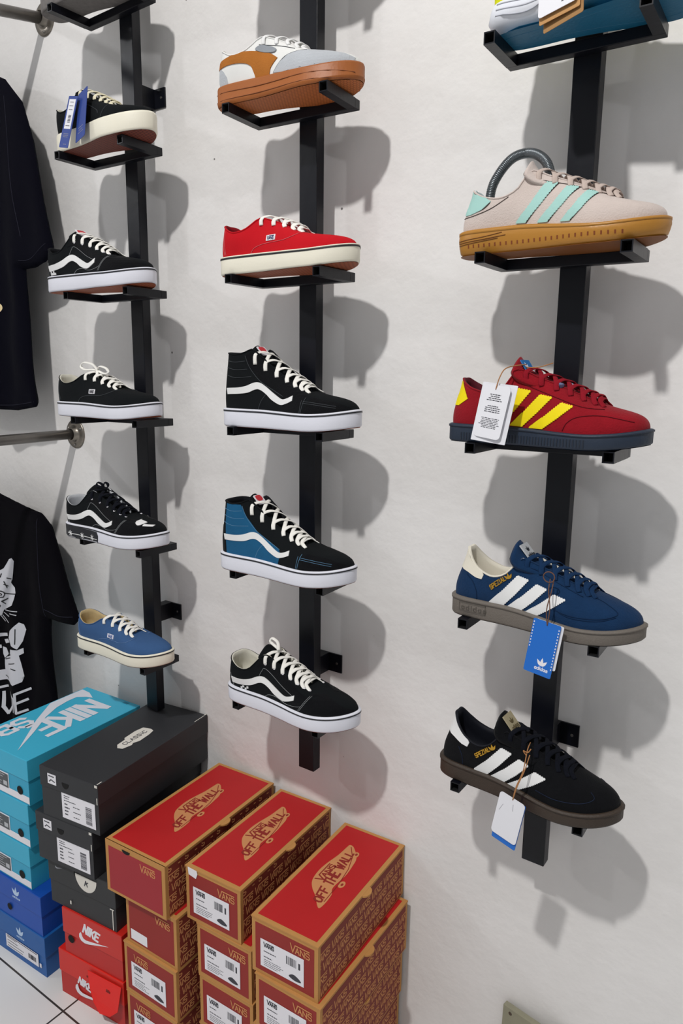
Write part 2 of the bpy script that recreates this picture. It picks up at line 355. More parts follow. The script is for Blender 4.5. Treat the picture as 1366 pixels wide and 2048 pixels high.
class Shoe:
    def __init__(s, kind, L, hs=(.030, .027), zs=1):
        s.k = kind; s.L = L; s.q = L/.285; s.hs = hs; s.top = [(u_of(r[0]), r[1], r[2]*zs, r[3]) for r in TOP[kind]]
        X = [((x-.5)*L, y*L) for x, y in RAWL]; n = len(X); s.N = n; s.out = []
        for i in range(n):
            a, b = X[i-1], X[(i+1) % n]; d = Vector((b[0]-a[0], b[1]-a[1], 0)).normalized(); s.out.append(Vector((d.y, -d.x, 0)))
        s.X = X
        s.sole_g = None
    def spring(s, x):  # x local metres
        f = x/s.L+.5; return SPR*max(0, (f-.7)/.3)**2
    def h(s, x):
        f = x/s.L+.5; return lerp(s.hs[0], s.hs[1], sstep(.3, .75, f))
    def ring(s, off, zf, dz=0):
        return [Vector((x, y, 0))+o*off+Vector((0, 0, s.spring(x)+s.h(x)*zf+dz)) for (x, y), o in zip(s.X, s.out)]
    def strip_cap(s, b, flip):
        n = s.N; F = []
        for i in range(0, NU):
            l0, l1 = i, i+1; m0, m1 = (n-i) % n, (n-i-1) % n
            f = (l0, l1, m1, m0) if m0 != l0 else (l0, l1, m1)
            if l1 == m1: f = (l0, l1, m0)
            F.append(tuple(b+j for j in (f if not flip else reversed(f))))
        return F
    def rings(s, g, R, mi=0, bottom=False, top=False):
        b = len(g.V); n = s.N
        for r in R: g.V += r
        for k in range(len(R)-1):
            for i in range(n):
                g.F.append((b+k*n+i, b+k*n+(i+1) % n, b+(k+1)*n+(i+1) % n, b+(k+1)*n+i)); g.M.append(mi)
        if bottom: F = s.strip_cap(b, True); g.F += F; g.M += [mi]*len(F)
        if top: F = s.strip_cap(b+(len(R)-1)*n, False); g.F += F; g.M += [mi]*len(F)
    def T(s, u, sd):
        x, z, y = interp(s.top, u); return Vector(((x-.5)*s.L, sd*y*s.q, z*s.q))
    def P(s, u, sd, t, B=None, O=None):
        if B is None:
            x, y = raw(u, sd); e = 1e-3
            xa, ya = raw(max(0, u-e), sd); xb_, yb_ = raw(min(1, u+e), sd)
            d = Vector((xb_-xa, yb_-ya, 0)).normalized(); O = Vector((d.y, -d.x, 0))*(-sd)
            B = Vector(((x-.5)*s.L, y*s.L, 0))
        B = Vector((B.x, B.y, 0))+O*(-.0045); xb = B.x/s.L+.5
        B.z = s.spring(B.x)+s.h(B.x)-.0015
        T = s.T(u, sd); H = T.z-B.z; w = sstep(.28, .62, xb); tw = sstep(.6, 1, xb)
        hu = lerp(.38*H, min(.72*H, lerp(.030, .024, tw)*s.q), w)
        P1 = B+O*lerp(.003, .0015, w)+Vector((0, 0, hu))
        a = T+Vector((0, 0, -.38*H))+O*.003
        d = Vector((B.x-T.x, B.y-T.y, 0)); b = T+d*lerp(.5, .52, tw)+Vector((0, 0, -lerp(.16, .30, tw)*H))
        P2 = a.lerp(b, w); m = 1-t
        return B*(m**3)+P1*(3*m*m*t)+P2*(3*m*t*t)+T*(t**3)
    def upper(s, K=16):
        g = G(); R = []
        for k in range(K+1):
            t = k/K; R.append([s.P(u, sd, t, Vector((x, y, 0)), o) for (u, sd), (x, y), o in zip(LOOP, s.X, s.out)])
        s.rings(g, R); return g
    def bvh(s, g): return BVHTree.FromPolygons(g.V, g.F)
def project(bvh, x, z, side, off):
    h = bvh.ray_cast(Vector((x, side*.3, z)), Vector((0, -side, 0)))
    if h[0] is None:
        h = bvh.find_nearest(Vector((x, side*.010, z)))
        if h[0].y*side < 0: h = bvh.find_nearest(Vector((x, side*.03, z)))
    n = h[1]
    if n.y*side < -.2: n = -n
    return h[0]+n*off, n
def decal(name, polys, bvh, m, parent, off=.0008, step=.005, sides=(-1, 1), th=None):
    """polys: outlines in side view (x, z) in metres, laid on the surface"""
    if len(sides) > 1: return [decal(name, polys, bvh, m, parent, off, step, (sd,)) for sd in sides][0]
    bm = bmesh.new()
    for P in polys:
        vs = [bm.verts.new((x, 0, z)) for x, z in P]
        try: bm.faces.new(vs)
        except ValueError: pass
    bmesh.ops.triangulate(bm, faces=bm.faces[:])
    xs = [v.co.x for v in bm.verts]; zs = [v.co.z for v in bm.verts]
    for ax, lo, hi in ((0, min(xs), max(xs)), (2, min(zs), max(zs))):
        k = math.ceil(lo/step)
        while k*step < hi:
            c = [0, 0, 0]; c[ax] = k*step; no = [0, 0, 0]; no[ax] = 1
            bmesh.ops.bisect_plane(bm, geom=bm.verts[:]+bm.edges[:]+bm.faces[:], plane_co=c, plane_no=no, dist=1e-6); k += 1
    bm.verts.ensure_lookup_table(); bm.verts.index_update()
    V = []; F = []
    bed = [(e.verts[0].index, e.verts[1].index) for e in bm.edges if len(e.link_faces) == 1]
    base = [(v.co.x, v.co.z) for v in bm.verts]; faces = [[v.index for v in f.verts] for f in bm.faces]
    bm.free()
    for sd in sides:
        b = len(V); pn = [project(bvh, x, z, sd, off) for x, z in base]
        V += [p for p, n in pn]; low = {}
        for f in faces:
            # orientation: outward
            a, c, d = (pn[f[0]][0], pn[f[1]][0], pn[f[2]][0]); nn = (c-a).cross(d-a)
            F.append(tuple(b+i for i in (f if nn.y*sd > 0 else f[::-1])))
        for i, j in bed:
            for q in (i, j):
                if q not in low: low[q] = len(V); V.append(pn[q][0]-pn[q][1]*(off+.0006))
            F.append((b+i, b+j, low[j], low[i]))
    return obj(name, V, F, m, parent)
def seam(name, lines, bvh, m, parent, w=.0005, sides=(-1, 1), off=.0005):
    for sd in sides:
        for L in lines:
            g = G(); pts = spline([(x, 0, z) for x, z in L], 6); P = []; U = []
            for p in pts:
                q, n = project(bvh, p.x, p.z, sd, off); P.append(q); U.append(n)
            g.sweep(P, w, .0005, n=5, ups=U); g.obj(name, m, parent, True)
STRIPE = {'low': sp2([(.075,.051),(.17,.053),(.24,.058),(.30,.066),(.345,.068),(.39,.064),(.46,.055),(.53,.0475),(.575,.0495),(.62,.055)],4,False)+sp2([(.62,.0465),(.57,.0405),(.52,.0375),(.45,.043),(.40,.051),(.35,.056),(.31,.0545),(.25,.0465),(.17,.042),(.08,.040)],4,False)}
STRIPE['high'] = [(x, z+lerp(.018, .004, sstep(.1, .62, x))) for x, z in STRIPE['low']]
def lace(s, g, t, u0, u1, n, w=.0034, style='x', rise=.004, medial_only=False):
    E = []
    for k in range(n):
        u = lerp(u0, u1, k/(n-1))    # k=0 top
        E.append(u)
    def seg(ua, ub, sa, lift):
        a0 = s.P(ua, sa, .80); a1 = s.P(ua, sa, .93)+Vector((0, 0, .0035)); b1 = s.P(ub, -sa, .93)+Vector((0, 0, .0035)); b0 = s.P(ub, -sa, .80)
        c = (a1+b1)/2; c.z = max(a1.z, b1.z)*.5+c.z*.5+rise+lift
        pts = spline([a0+Vector((0, sa*.001, 0)), a1+Vector((0, sa*.001, 0)), a1.lerp(c, .5)+Vector((0, 0, .0018+lift*.6)), c, c.lerp(b1, .5)+Vector((0, 0, .0018+lift*.6)), b1-Vector((0, sa*.001, 0)), b0-Vector((0, sa*.001, 0))], 4)
        U = []
        for p in pts:
            f = (p.y/.03); U.append(Vector((.35, max(-1.2, min(1.2, f*1.1)), 1)).normalized())
        g.sweep(pts, w, .0011, n=8, ups=U)
    seg(E[-1], E[-1], -1, 0)
    for k in range(n-1, 0, -1):
        seg(E[k], E[k-1], -1, .0006); seg(E[k], E[k-1], 1, .0024)
    return E
def eyelets(s, g, E, t=.80, r=.0026, sides=(-1, 1)):
    for u in E:
        for sd in sides:
            p = s.P(u, sd, t); a = s.P(u+.01, sd, t)-p; b = s.P(u, sd, t+.03)-p; nn = a.cross(b).normalized()
            if nn.y*sd < 0: nn = -nn
            ax = a.normalized(); M = plane(p+nn*.0006, ax, nn.cross(ax))
            g.lathe([(r*.45, -.0004), (r*.45, .0008), (r*.8, .0011), (r, 0)], 12, M)
SKIN = {}
def thick_panel_lining(s, g, mi=0, pad=.0045, drop=.022):
    Tn = [s.T(u, sd) for u, sd in LOOP]; n = s.N; O = s.out
    zi = .012*s.q
    r0 = Tn; r1 = [p+Vector((0, 0, .0018))-o*.0012 for p, o in zip(Tn, O)]
    def inn(p, o, d, dz): 
        q = p-o*d
        if q.y*p.y < 0: q.y = p.y*.15
        return q+Vector((0, 0, dz))
    r2 = [inn(p, o, pad*.8, .0008) for p, o in zip(Tn, O)]
    r3 = [inn(p, o, pad, -.006) for p, o in zip(Tn, O)]
    r4 = [inn(p, o, pad*.6, -drop) for p, o in zip(Tn, O)]
    for i, p in enumerate(Tn):
        if p.x/s.L+.5 > .40:
            r1[i] = p+Vector((0, 0, -.0008)); r2[i] = inn(p, O[i], .0010, -.0020); r3[i] = inn(p, O[i], .0015, -.0075)
    r5 = [Vector((lerp(x, p.x, .35), lerp(y, p.y, .2)*.86, s.hs[0]+.002)) for (x, y), p in zip(s.X, Tn)]
    r4 = [Vector((p.x, p.y, max(p.z, s.hs[0]+.010))) for p in r4]
    s.rings(g, [r0, r1, r2, r3, r4, r5], mi, top=True)
def make_shoe(kind, n, pose, c, label, cat='shoe'):
    """c: dict of colours and options"""
    x, y, yaw, L = pose; z = c.get('z', SH[n][1]+T+.0002)
    zs = c.get('zs', 1); s = Shoe(kind, L, c.get('hs', (.030, .027)), zs); q = s.q
    t = empty(c.get('name', 'sneaker'), (x, y, z), yaw, label, cat, c.get('group'))
    if c.get('tilt'): t.rotation_euler = (c['tilt'], 0, yaw)
    X = lambda f: (f-.5)*L
    def pp(P): return [(X(a), b*q) for a, b in P]
    # sole
    sg = G(); s.rings(sg, [s.ring(a, b) for a, b in c.get('wall', [(-.0022, 0), (-.0006, .035), (.0003, .12), (.0002, .5), (.0004, .86), (-.0004, .975), (-.003, 1.0), (-.014, .98)])], top=True)
    so = sg.obj('sole', c['sole'], t, True)
    og = G(); s.rings(og, [s.ring(-.002, .02, -.0012), s.ring(-.003, .0, -.0001)], bottom=True)
    og.obj('outsole_tread', c['tread'], so)
    if c.get('fox'):      # thin dark line round the top of the sidewall
        fg = G(); a, b = c['fox'][1]; s.rings(fg, [s.ring(-.0002, a), s.ring(.0012, a+.012), s.ring(.0011, b-.012), s.ring(-.0004, b)])
        fg.obj('foxing_stripe', c['fox'][0], so, True)
    # upper
    ug = s.upper(); uo = ug.obj('upper', c['upper'], t, True)
    ub = s.bvh(ug); sb = s.bvh(sg)
    lg = G(); thick_panel_lining(s, lg); lg.obj('lining', c['lining'], t, True)
    # collar binding
    bg = G(); pts = [s.T(u, sd)+Vector((0, 0, .0004)) for u, sd in LOOP]
    ca = [p for p in pts[NU:]+pts[:NU] if p.x/L+.5 < .36+.02]; th = [p for p in pts if p.x/L+.5 >= .36+.02-.03]
    bg.sweep(ca, .0013, .0013, n=6); bg.obj('collar_binding', c.get('binding', c['upper']), t, True)
    bg = G(); bg.sweep(th, .0011, .0011, n=6); bg.obj('throat_edge', c['upper'], t, True)
    # tongue
    tg = G(); tt = c.get('tongue_path', TONGUE[kind]); pts = spline([(X(a), b*q*zs, w*q) for a, b, w in tt], 5); R = 9; V = []; F = []
    m = len(pts)
    for i, p in enumerate(pts):
        e = 1-max(0, (i-(m-4))/3)**2*.35 if i > m-5 else 1
        for j in range(R):
            f = -1+2*j/(R-1); V.append(Vector((p.x-.002*abs(f), f*p.z*e, p.y-(.0055+max(0, p.z-.02)*.9)*f*f)))
    for i, p in enumerate(pts):
        e = 1-max(0, (i-(m-4))/3)**2*.35 if i > m-5 else 1
        for j in range(R):
            f = -1+2*j/(R-1); V.append(Vector((p.x-.0035-.002*abs(f), f*p.z*e*.96, p.y-.0045-(.0055+max(0, p.z-.02)*.9)*f*f)))
    a = m*R
    for i in range(m-1):
        for j in range(R-1):
            k = i*R+j; F.append((k, k+R, k+R+1, k+1)); F.append((a+k, a+k+1, a+k+R+1, a+k+R))
        F.append((i*R, a+i*R, a+(i+1)*R, (i+1)*R)); k = i*R+R-1; F.append((k, k+R, a+k+R, a+k))
    for j in range(R-1): k = (m-1)*R+j; F.append((k, a+k, a+k+1, k+1))
    tg.add(V, F); to = tg.obj('tongue', c.get('tongue', c['upper']), t, True, fix=True)
    s.tongue_pts = pts
    def tongue_frame(i, side=0):
        p, p2 = pts[i], pts[min(m-1, i+1)] if i < m-1 else pts[i]
        p0 = pts[i-1]; d = Vector((p.x-p0.x, 0, p.y-p0.y)).normalized()
        return plane((p.x, 0, p.y+.0008), (0, 1, 0), d) if False else plane(Vector((p.x, 0, p.y))+Vector((0, 1, 0)).cross(d)*0.0012, (0, 1, 0), d)
    s.tf = tongue_frame
    # laces
    if c.get('lace'):
        g = G(); o = c['lace']; E = lace(s, g, t, u_of(o['top']), u_of(o['bot']), o['n'], o.get('w', .0034))
        lo = g.obj('laces', o['m'], t, True)
        if o.get('bow'):
            b = G(); ce = s.T(u_of(o['top']+.06), -1); ce = Vector((ce.x, -.004, ce.z+.012))
            for pth in o['bow']: b.sweep(spline([ce+Vector(p) for p in pth], 6), .0032, .0013, up=(.3, -.5, 1), n=8)
            b.obj('lace_bow', o['m'], t, True)
        if o.get('ring'):
            g = G(); eyelets(s, g, E); g.obj('eyelets', o['ring'], t, True)
    s.t, s.ub, s.sb, s.pp, s.Xf, s.uo, s.so, s.to = t, ub, sb, pp, X, uo, so, to
    return s
def D(s, name, polys, m, off=.0009, raw_=False, on='u', sides=(-1, 1), step=.005, parent=None):
    P = polys if raw_ else [s.pp(p) for p in polys]
    return decal(name, P, s.ub if on == 'u' else s.sb, m, parent or s.t, off, step, sides)
def SEAM(s, lines, m, w=.0004, name='stitching', sides=(-1, 1), on='u'):
    return seam(name, [s.pp(l) for l in lines], s.ub if on == 'u' else s.sb, m, s.t, w, sides)

WHITE = fab('white leather', '#e6e6e6', .55, bump=.1, var=.03)
CANW = fab('white lace cotton', '#f2f0ea', .9)
CREAMR = mat('cream rubber', '#e9e4d3', .5, bump=.1, bscale=200, var=.04)
WHITER = mat('white rubber', '#dfe0ea', .45, bump=.08, bscale=200, var=.03)
BLKC = fab('black canvas', '#0b0f12', .92, bscale=1500)
BLKS = fab('black suede', '#07080c', .95, bump=.4, bscale=500, var=.3, sheen=.03)
DRKR = mat('dark rubber line', '#14171f', .5)
LINC = fab('white padded lining', '#d8d5c8', .9)
LINB = fab('black padded lining', '#14151a', .9)
THW = fab('pale stitching', '#8d9092', .9, bump=0)
THD = fab('grey stitching', '#4c5054', .9, bump=0)
def tread_mat(name, col, dark, sc=140, rot=0):
    m = bpy.data.materials.new(name); m.use_nodes = True; nt = m.node_tree; b = nt.nodes['Principled BSDF']; b.inputs['Roughness'].default_value = .6
    tc = nt.nodes.new('ShaderNodeTexCoord'); br = nt.nodes.new('ShaderNodeTexBrick'); br.inputs['Scale'].default_value = sc; br.offset = .5
    br.inputs['Brick Width'].default_value = 1; br.inputs['Row Height'].default_value = 1; br.inputs['Mortar Size'].default_value = .12
    br.inputs['Color1'].default_value = rgb(col); br.inputs['Color2'].default_value = rgb(col); br.inputs['Mortar'].default_value = rgb(dark)
    nt.links.new(tc.outputs['Object'], br.inputs['Vector']); nt.links.new(br.outputs['Color'], b.inputs['Base Color'])
    bp = nt.nodes.new('ShaderNodeBump'); bp.inputs['Strength'].default_value = .6; bp.inputs['Distance'].default_value = .001; bp.invert = True
    nt.links.new(br.outputs['Fac'], bp.inputs['Height']); nt.links.new(bp.outputs[0], b.inputs['Normal']); return m
TRB = tread_mat('brown waffle tread', '#a2532e', '#6f3219'); TRR = tread_mat('dark red waffle tread', '#7c3a2a', '#4d1f18'); TRO = tread_mat('orange gum tread', '#b9692f', '#8e4a1c', 180)
RED = fab('red canvas', '#c4121f', .9, bscale=1500, var=.05)
BLUEC = fab('teal blue canvas', '#1b5880', .9, bscale=1500, var=.08)
DENIM = fab('mid blue canvas', '#3b5b88', .92, bscale=1500, var=.08)
REDL = mat('red label', '#c8303a', .6)
WLAB = mat('white label', '#e6e4ea', .6)
def vans_tab(s, x, z, w=.021, h=.009, ink='#2a2c60'):
    """small woven side label with the maker's name"""
    X0 = s.Xf(x)
    decal('side_label', [rect(X0, z*s.q, X0+w, z*s.q+h)], s.ub, WLAB, s.t, .0012, .004, (-1,))
    P = xf(vans(1, .15), .0062, X0+.0026, z*s.q+.0014)
    decal('label_lettering', P, s.ub, mat('ink '+ink, ink, .7), s.t, .0017, .006, (-1,))
def tongue_label(s, i, w=.024, h=.022, red=True):
    M = s.tf(i)
    g = G(); g.poly(rrect(-w/2, -h, w/2, 0, .003), M, .0009); lo = g.obj('tongue_label', WLAB, s.to)
    if red:
        g = G(); g.poly(rrect(-w*.36, -h*.62, w*.36, -.001, .005), M, .0014); r = g.obj('red_patch', REDL, lo)
LACE5 = dict(top=.38, bot=.86, n=5, m=CANW)
def canvas_low(n, pose, up, sole, tread, label, lining, seamm, bow=None, ink='#2a2c60', lacew=None, foxm=None):
    s = make_shoe('authentic', n, pose, dict(upper=up, sole=sole, tread=tread, fox=(foxm or DRKR, (.86, .95)), lining=lining, binding=up,
        lace=dict(top=.37, bot=.84, n=5, m=lacew or CANW, bow=bow, w=.0036)), label)
    g = G(); s.rings(g, [s.ring(.0005, .955), s.ring(.0012, .97), s.ring(.0004, 1.03), s.ring(-.004, 1.05)]); g.obj('upper_foxing_edge', sole, s.so, True)
    SEAM(s, [[(.30,.031),(.33,.040),(.40,.045),(.50,.0465),(.58,.047),(.66,.052),(.70,.058)]], seamm)
    SEAM(s, [[(.07,.034),(.065,.05),(.075,.075)],[(.085,.034),(.08,.05),(.088,.074)]], seamm)
    vans_tab(s, .43, .0495, ink=ink)
    return s
def stripe_low(n, pose, c, label, kind='low'):
    up = c.get('upper', BLKC)
    o = dict(upper=up, sole=c.get('sole', WHITER), tread=c.get('tread', TRB), fox=(DRKR, (.86, .94)), lining=c.get('lining', LINC), binding=c.get('binding', up),
        hs=c.get('hs', (.031, .028)), lace=dict(top=.35, bot=.84, n=c.get('nl', 6), m=c.get('lacem', CANW), ring=c.get('ring'), bow=c.get('bow'), w=.0036))
    if kind == 'high': o['lace'].update(top=.31, n=7)
    s = make_shoe(kind, n, pose, o, label)
    g = G(); s.rings(g, [s.ring(.0005, .945), s.ring(.0012, .96), s.ring(.0004, 1.02), s.ring(-.004, 1.05)]); g.obj('upper_foxing_edge', c.get('sole', WHITER), s.so, True)
    sm = c.get('seam', THW)
    if kind == 'low':
        D(s, 'eyestay_panel', [[(.29,.083),(.335,.099),(.42,.093),(.55,.074),(.66,.060),(.72,.056),(.70,.045),(.66,.030),(.60,.031),(.625,.045),(.60,.053),(.50,.066),(.40,.079),(.33,.087)]], BLKS, .0006)
        D(s, 'toe_cap', [[(.665,.031),(.70,.046),(.725,.060),(.80,.058),(.88,.052),(.94,.045),(.975,.040),(.985,.033),(.9,.030)]], BLKS, .0006)
        SEAM(s, [[(.655,.031),(.685,.043),(.72,.058)],[(.665,.031),(.695,.043),(.73,.058)],[(.36,.031),(.40,.038),(.47,.039),(.55,.034),(.63,.036),(.68,.040)],[(.31,.066),(.33,.078),(.36,.083),(.5,.063),(.60,.053)],[(.09,.031),(.075,.045),(.065,.058)]], sm)
    else:
        if c.get('quarter'):
            D(s, 'blue_quarter_panel', [[(.085,.031),(.09,.06),(.10,.09),(.115,.128),(.17,.126),(.225,.128),(.27,.105),(.35,.082),(.45,.068),(.53,.058),(.55,.05),(.53,.031),(.3,.031)]], c['quarter'], .0006)
            D(s, 'heel_counter', [[(.02,.031),(.03,.05),(.055,.085),(.085,.083),(.075,.06),(.075,.031)]], BLKS, .0006)
        else:
            D(s, 'eyestay_panel', [[(.235,.126),(.285,.133),(.38,.115),(.5,.093),(.66,.066),(.72,.058),(.70,.045),(.66,.031),(.54,.031),(.57,.05),(.53,.060),(.44,.072),(.34,.086),(.27,.105)]], BLKS, .0005)
        D(s, 'toe_cap', [[(.70,.031),(.72,.043),(.74,.056),(.80,.054),(.88,.050),(.94,.044),(.975,.039),(.985,.033),(.9,.031)]], BLKS, .0008)
        SEAM(s, [[(.68,.031),(.685,.042),(.69,.052)],[(.69,.031),(.70,.045),(.71,.056)],[(.70,.050),(.80,.047),(.9,.043)],[(.70,.047),(.80,.044),(.9,.040)],[(.09,.118),(.16,.115),(.235,.117)],[(.085,.106),(.16,.102),(.25,.103)],[(.075,.093),(.16,.088),(.28,.090)],
            [(.235,.126),(.27,.104),(.35,.082),(.45,.068),(.54,.057)],[(.33,.031),(.36,.048),(.41,.063)]], c.get('seam', THD))
    D(s, 'side_stripe', [STRIPE[kind]], WHITE, .0016)
    return s
def zig(a, b, k, amp):
    """toothed line from a to b in (x, z) metres"""
    dx, dy = b[0]-a[0], b[1]-a[1]; l = math.hypot(dx, dy); nx, ny = -dy/l, dx/l; out = []
    for i in range(k):
        t = i/k; out.append((a[0]+dx*t, a[1]+dy*t)); t = (i+.5)/k; out.append((a[0]+dx*t+nx*amp, a[1]+dy*t+ny*amp))
    out.append(b); return out
def three_stripes(s, B, m, off=.0015, teeth=True):
    P = []
    for (xb0, zb0, xb1, zb1, xt0, zt0, xt1, zt1) in B:
        a, b, c, d = s.pp([(xb0, zb0), (xb1, zb1), (xt1, zt1), (xt0, zt0)])
        k = 16 if teeth else 1; am = .0011 if teeth else 0
        # slight S-bend
        def mid(p, q, e): return ((p[0]+q[0])/2+e, (p[1]+q[1])/2)
        m1 = mid(b, c, .0015); m2 = mid(d, a, .0015)
        P.append(zig(b, m1, k//2 or 1, -am)[:-1]+zig(m1, c, k//2 or 1, -am)[:-1]+zig(c, d, 5, -am)[:-1]+zig(d, m2, k//2 or 1, -am)[:-1]+zig(m2, a, k//2 or 1, -am)[:-1]+[a])
    for p in P: D(s, 'side_stripe', [p], m, off, raw_=True)
def trainer(kind, n, pose, c, label):
    o = dict(hs=c.get('hs', (.029, .022)), upper=c['upper'], sole=c['sole'], tread=c['tread'], lining=c['lining'], binding=c.get('binding', c['upper']),
        lace=dict(top=.44, bot=.88, n=7, m=c['lacem'], w=.0036, rise=.004, bow=c.get('bow')), tongue=c.get('tongue', c['upper']))
    if c.get('wall'): o['wall'] = c['wall']
    s = make_shoe(kind, n, pose, o, label)
    # welt line round the sole
    g = G(); s.rings(g, [s.ring(-.001, .80), s.ring(.0016, .82), s.ring(.0016, .93), s.ring(-.001, .96)]); g.obj('sole_welt', c.get('welt', c['sole']), s.so, True)
    return s
HT_TR = [(.055,.074),(.075,.090),(.088,.1015),(.105,.0985),(.125,.090),(.16,.081),(.21,.074),(.195,.063),(.16,.064),(.11,.069),(.075,.071)]
HT_GZ = [(.03,.058),(.045,.076),(.060,.089),(.08,.088),(.11,.082),(.16,.075),(.19,.069),(.14,.059),(.08,.055),(.05,.055)]

# ---- right-hand post
GUM = mat('mustard gum rubber', '#b07a2c', .4, bump=.1, bscale=250, var=.06); GUMD = mat('dark gum groove', '#7a4614', .6)
BEIGE = fab('pale beige suede', '#cdbfb8', .95, bump=.4, bscale=500, var=.06, sheen=.2); MINT = fab('mint leather', '#a4cfc8', .6, bump=.1, var=.04)
BEIGED = fab('beige lace cotton', '#c3b2a9', .95)
s = trainer('gazelle', 'R2', [-.0345, -.1125, .0279, .2830], dict(upper=BEIGE, sole=GUM, tread=GUMD, lining=fab('pale mint lining', '#c9d3d3', .9), lacem=BEIGED, binding=BEIGE, hs=(.034, .024),
    wall=[(-.005, 0), (-.0016, .10), (.0004, .35), (.0016, .6), (.0010, .85), (-.0010, .98), (-.006, 1.03), (-.014, 1.0)]), 'pale beige suede sneaker with three mint stripes on a mustard gum sole')
three_stripes(s, [(.325,.036,.37,.0355,.455,.086,.51,.083), (.435,.0335,.48,.033,.56,.077,.61,.074), (.55,.031,.59,.0305,.655,.068,.70,.065)], MINT, teeth=True)
D(s, 'heel_tab', [HT_GZ], MINT, .0012)
SEAM(s, [[(.03,.052),(.10,.053),(.2,.060),(.28,.072)], [(.36,.094),(.45,.088),(.6,.076),(.72,.064),(.80,.058)], [(.375,.035),(.447,.060),(.517,.083)], [(.487,.033),(.55,.054),(.617,.074)], [(.597,.031),(.655,.049),(.706,.065)], [(.035,.058),(.09,.057),(.15,.060),(.185,.067)]], fab('dark brown thread', '#3b302c', .9, bump=0), .00045)
D(s, 'sole_notches', [[(.08+.029*i-.0035, .009),(.08+.029*i+.0035, .009),(.08+.029*i+.0035, .0135),(.08+.029*i-.0035, .0135)] for i in range(27)], mat('sole notch', '#7d3d18', .8), .0004, on='s', step=.05, parent=s.so)
SEAM(s, [[(.02,.020),(.15,.022),(.26,.026)],[(.02,.017),(.15,.019),(.28,.022)],[(.02,.014),(.12,.016),(.24,.019)]], GUMD, .0005, 'sole_lines', on='s')
SHOE_R2 = s
MAROON = fab('dark red suede', '#8c0f1d', .95, bump=.4, bscale=400, var=.2, vscale=40, sheen=.08); YEL = fab('bright yellow leather', '#efd915', .6, bump=.1, var=.03)
NAVYR = mat('navy rubber', '#1d2a3c', .5, bump=.2, bscale=300, var=.08)
s = trainer('gazelle', 'R3', [-0.0314, -0.124, 0.0225, 0.287], dict(upper=MAROON, sole=NAVYR, tread=mat('navy tread', '#16202e', .7), lining=fab('maroon lining', '#5e1f2a', .7, bump=.1), lacem=fab('dark red lace cotton', '#8a1322', .95),
    hs=(.026, .021)), 'dark red suede sneaker with three yellow stripes on a navy sole')
three_stripes(s, [(.255,.029,.315,.028,.385,.078,.45,.075), (.36,.027,.42,.026,.50,.070,.56,.067), (.46,.025,.525,.0245,.61,.060,.665,.056)], YEL)
D(s, 'heel_tab', [[(.022,.052),(.035,.07),(.055,.088),(.08,.087),(.082,.076),(.10,.066),(.125,.062),(.07,.052)]], YEL, .0012)
SEAM(s, [[(.63,.024),(.65,.035),(.70,.043),(.8,.045),(.93,.038)], [(.4,.085),(.55,.070),(.7,.056),(.8,.053)]], fab('deep red thread', '#5c0c16', .9, bump=0), .0005)
D(s, 'sole_ridges', [[(.10+.0155*i-.003, .003),(.10+.0155*i+.003, .003),(.10+.0155*i+.003, .0135),(.10+.0155*i-.003, .0135)] for i in range(42)], mat('navy ridge', '#121c2b', .6), .0006, on='s', step=.05, parent=s.so)
D(s, 'maker_medal', [[(.585+.012*math.cos(a*.785), .082+.0022*math.sin(a*.785)) for a in range(8)]], mat('silver blue', '#6a7396', .4), .006)
M = s.tf(len(s.tongue_pts)-3); g = G(); g.poly(rrect(-.017, -.024, .017, -.002, .002), M, .0012); lb = g.obj('tongue_label', mat('bright blue label', '#1f72b8', .6), s.to)
print_on('label_mark', xf(trefoil(.011), 1, -.007, -.018)+xf(word('adidas', .0045, .6, .2, .2)[0], 1, -.003, -.021), M @ Matrix.Translation((0, 0, .0012)), WLAB, lb)
SHOE_R3 = s
NAVYS = fab('navy blue suede', '#102f52', .95, bump=.4, bscale=350, var=.22, vscale=45, sheen=.06); CRM = fab('cream leather', '#e2dccd', .55, bump=.1, var=.03)
GREYR = mat('grey brown rubber', '#6a635c', .65, bump=.4, bscale=500, var=.08)
GOLD = mat('gold foil', '#c99a35', .35, metal=.6)
SPS = [(.24,.029,.31,.0265,.385,.0765,.445,.073), (.34,.027,.41,.025,.49,.069,.545,.065), (.44,.0255,.50,.0245,.585,.060,.645,.056)]
def spezial_text(s):
    h = .0062; P, w = word('SPEZIAL', h, .5, .22, .2)
    P = xf(shear(P, .1), 1, 0, 0, math.radians(40)); a = s.Xf(.255)
    P = xf(P, 1, a, .051*s.q)
    P += xf(trefoil(.0095), 1, a+w*.80+.0035, .051*s.q+w*.66+.0005, math.radians(25))
    decal('gold_lettering', P, s.ub, GOLD, s.t, .0014, .006, (-1,))
s = trainer('trainer', 'R4', [-0.0172, -0.1208, 0.0199, 0.2857], dict(upper=NAVYS, sole=GREYR, tread=mat('grey tread', '#4d4741', .8), lining=CRM, binding=CRM, lacem=fab('navy lace cotton', '#122f52', .95), hs=(.030, .021)),
    'navy blue suede sneaker with three white stripes and cream heel')
three_stripes(s, SPS, WHITE); D(s, 'heel_tab', [HT_TR], CRM, .0014); spezial_text(s)
TH2 = fab('deep navy thread', '#0d2747', .9, bump=0)
SEAM(s, [[(.60,.040),(.68,.036),(.8,.037),(.87,.042),(.88,.047),(.82,.056),(.76,.062)], [(.62,.038),(.68,.0335),(.8,.0345),(.88,.041)], [(.17,.030),(.165,.045),(.14,.058),(.10,.066)], [(.40,.09),(.47,.089),(.6,.075),(.72,.062)]], TH2, .0006)
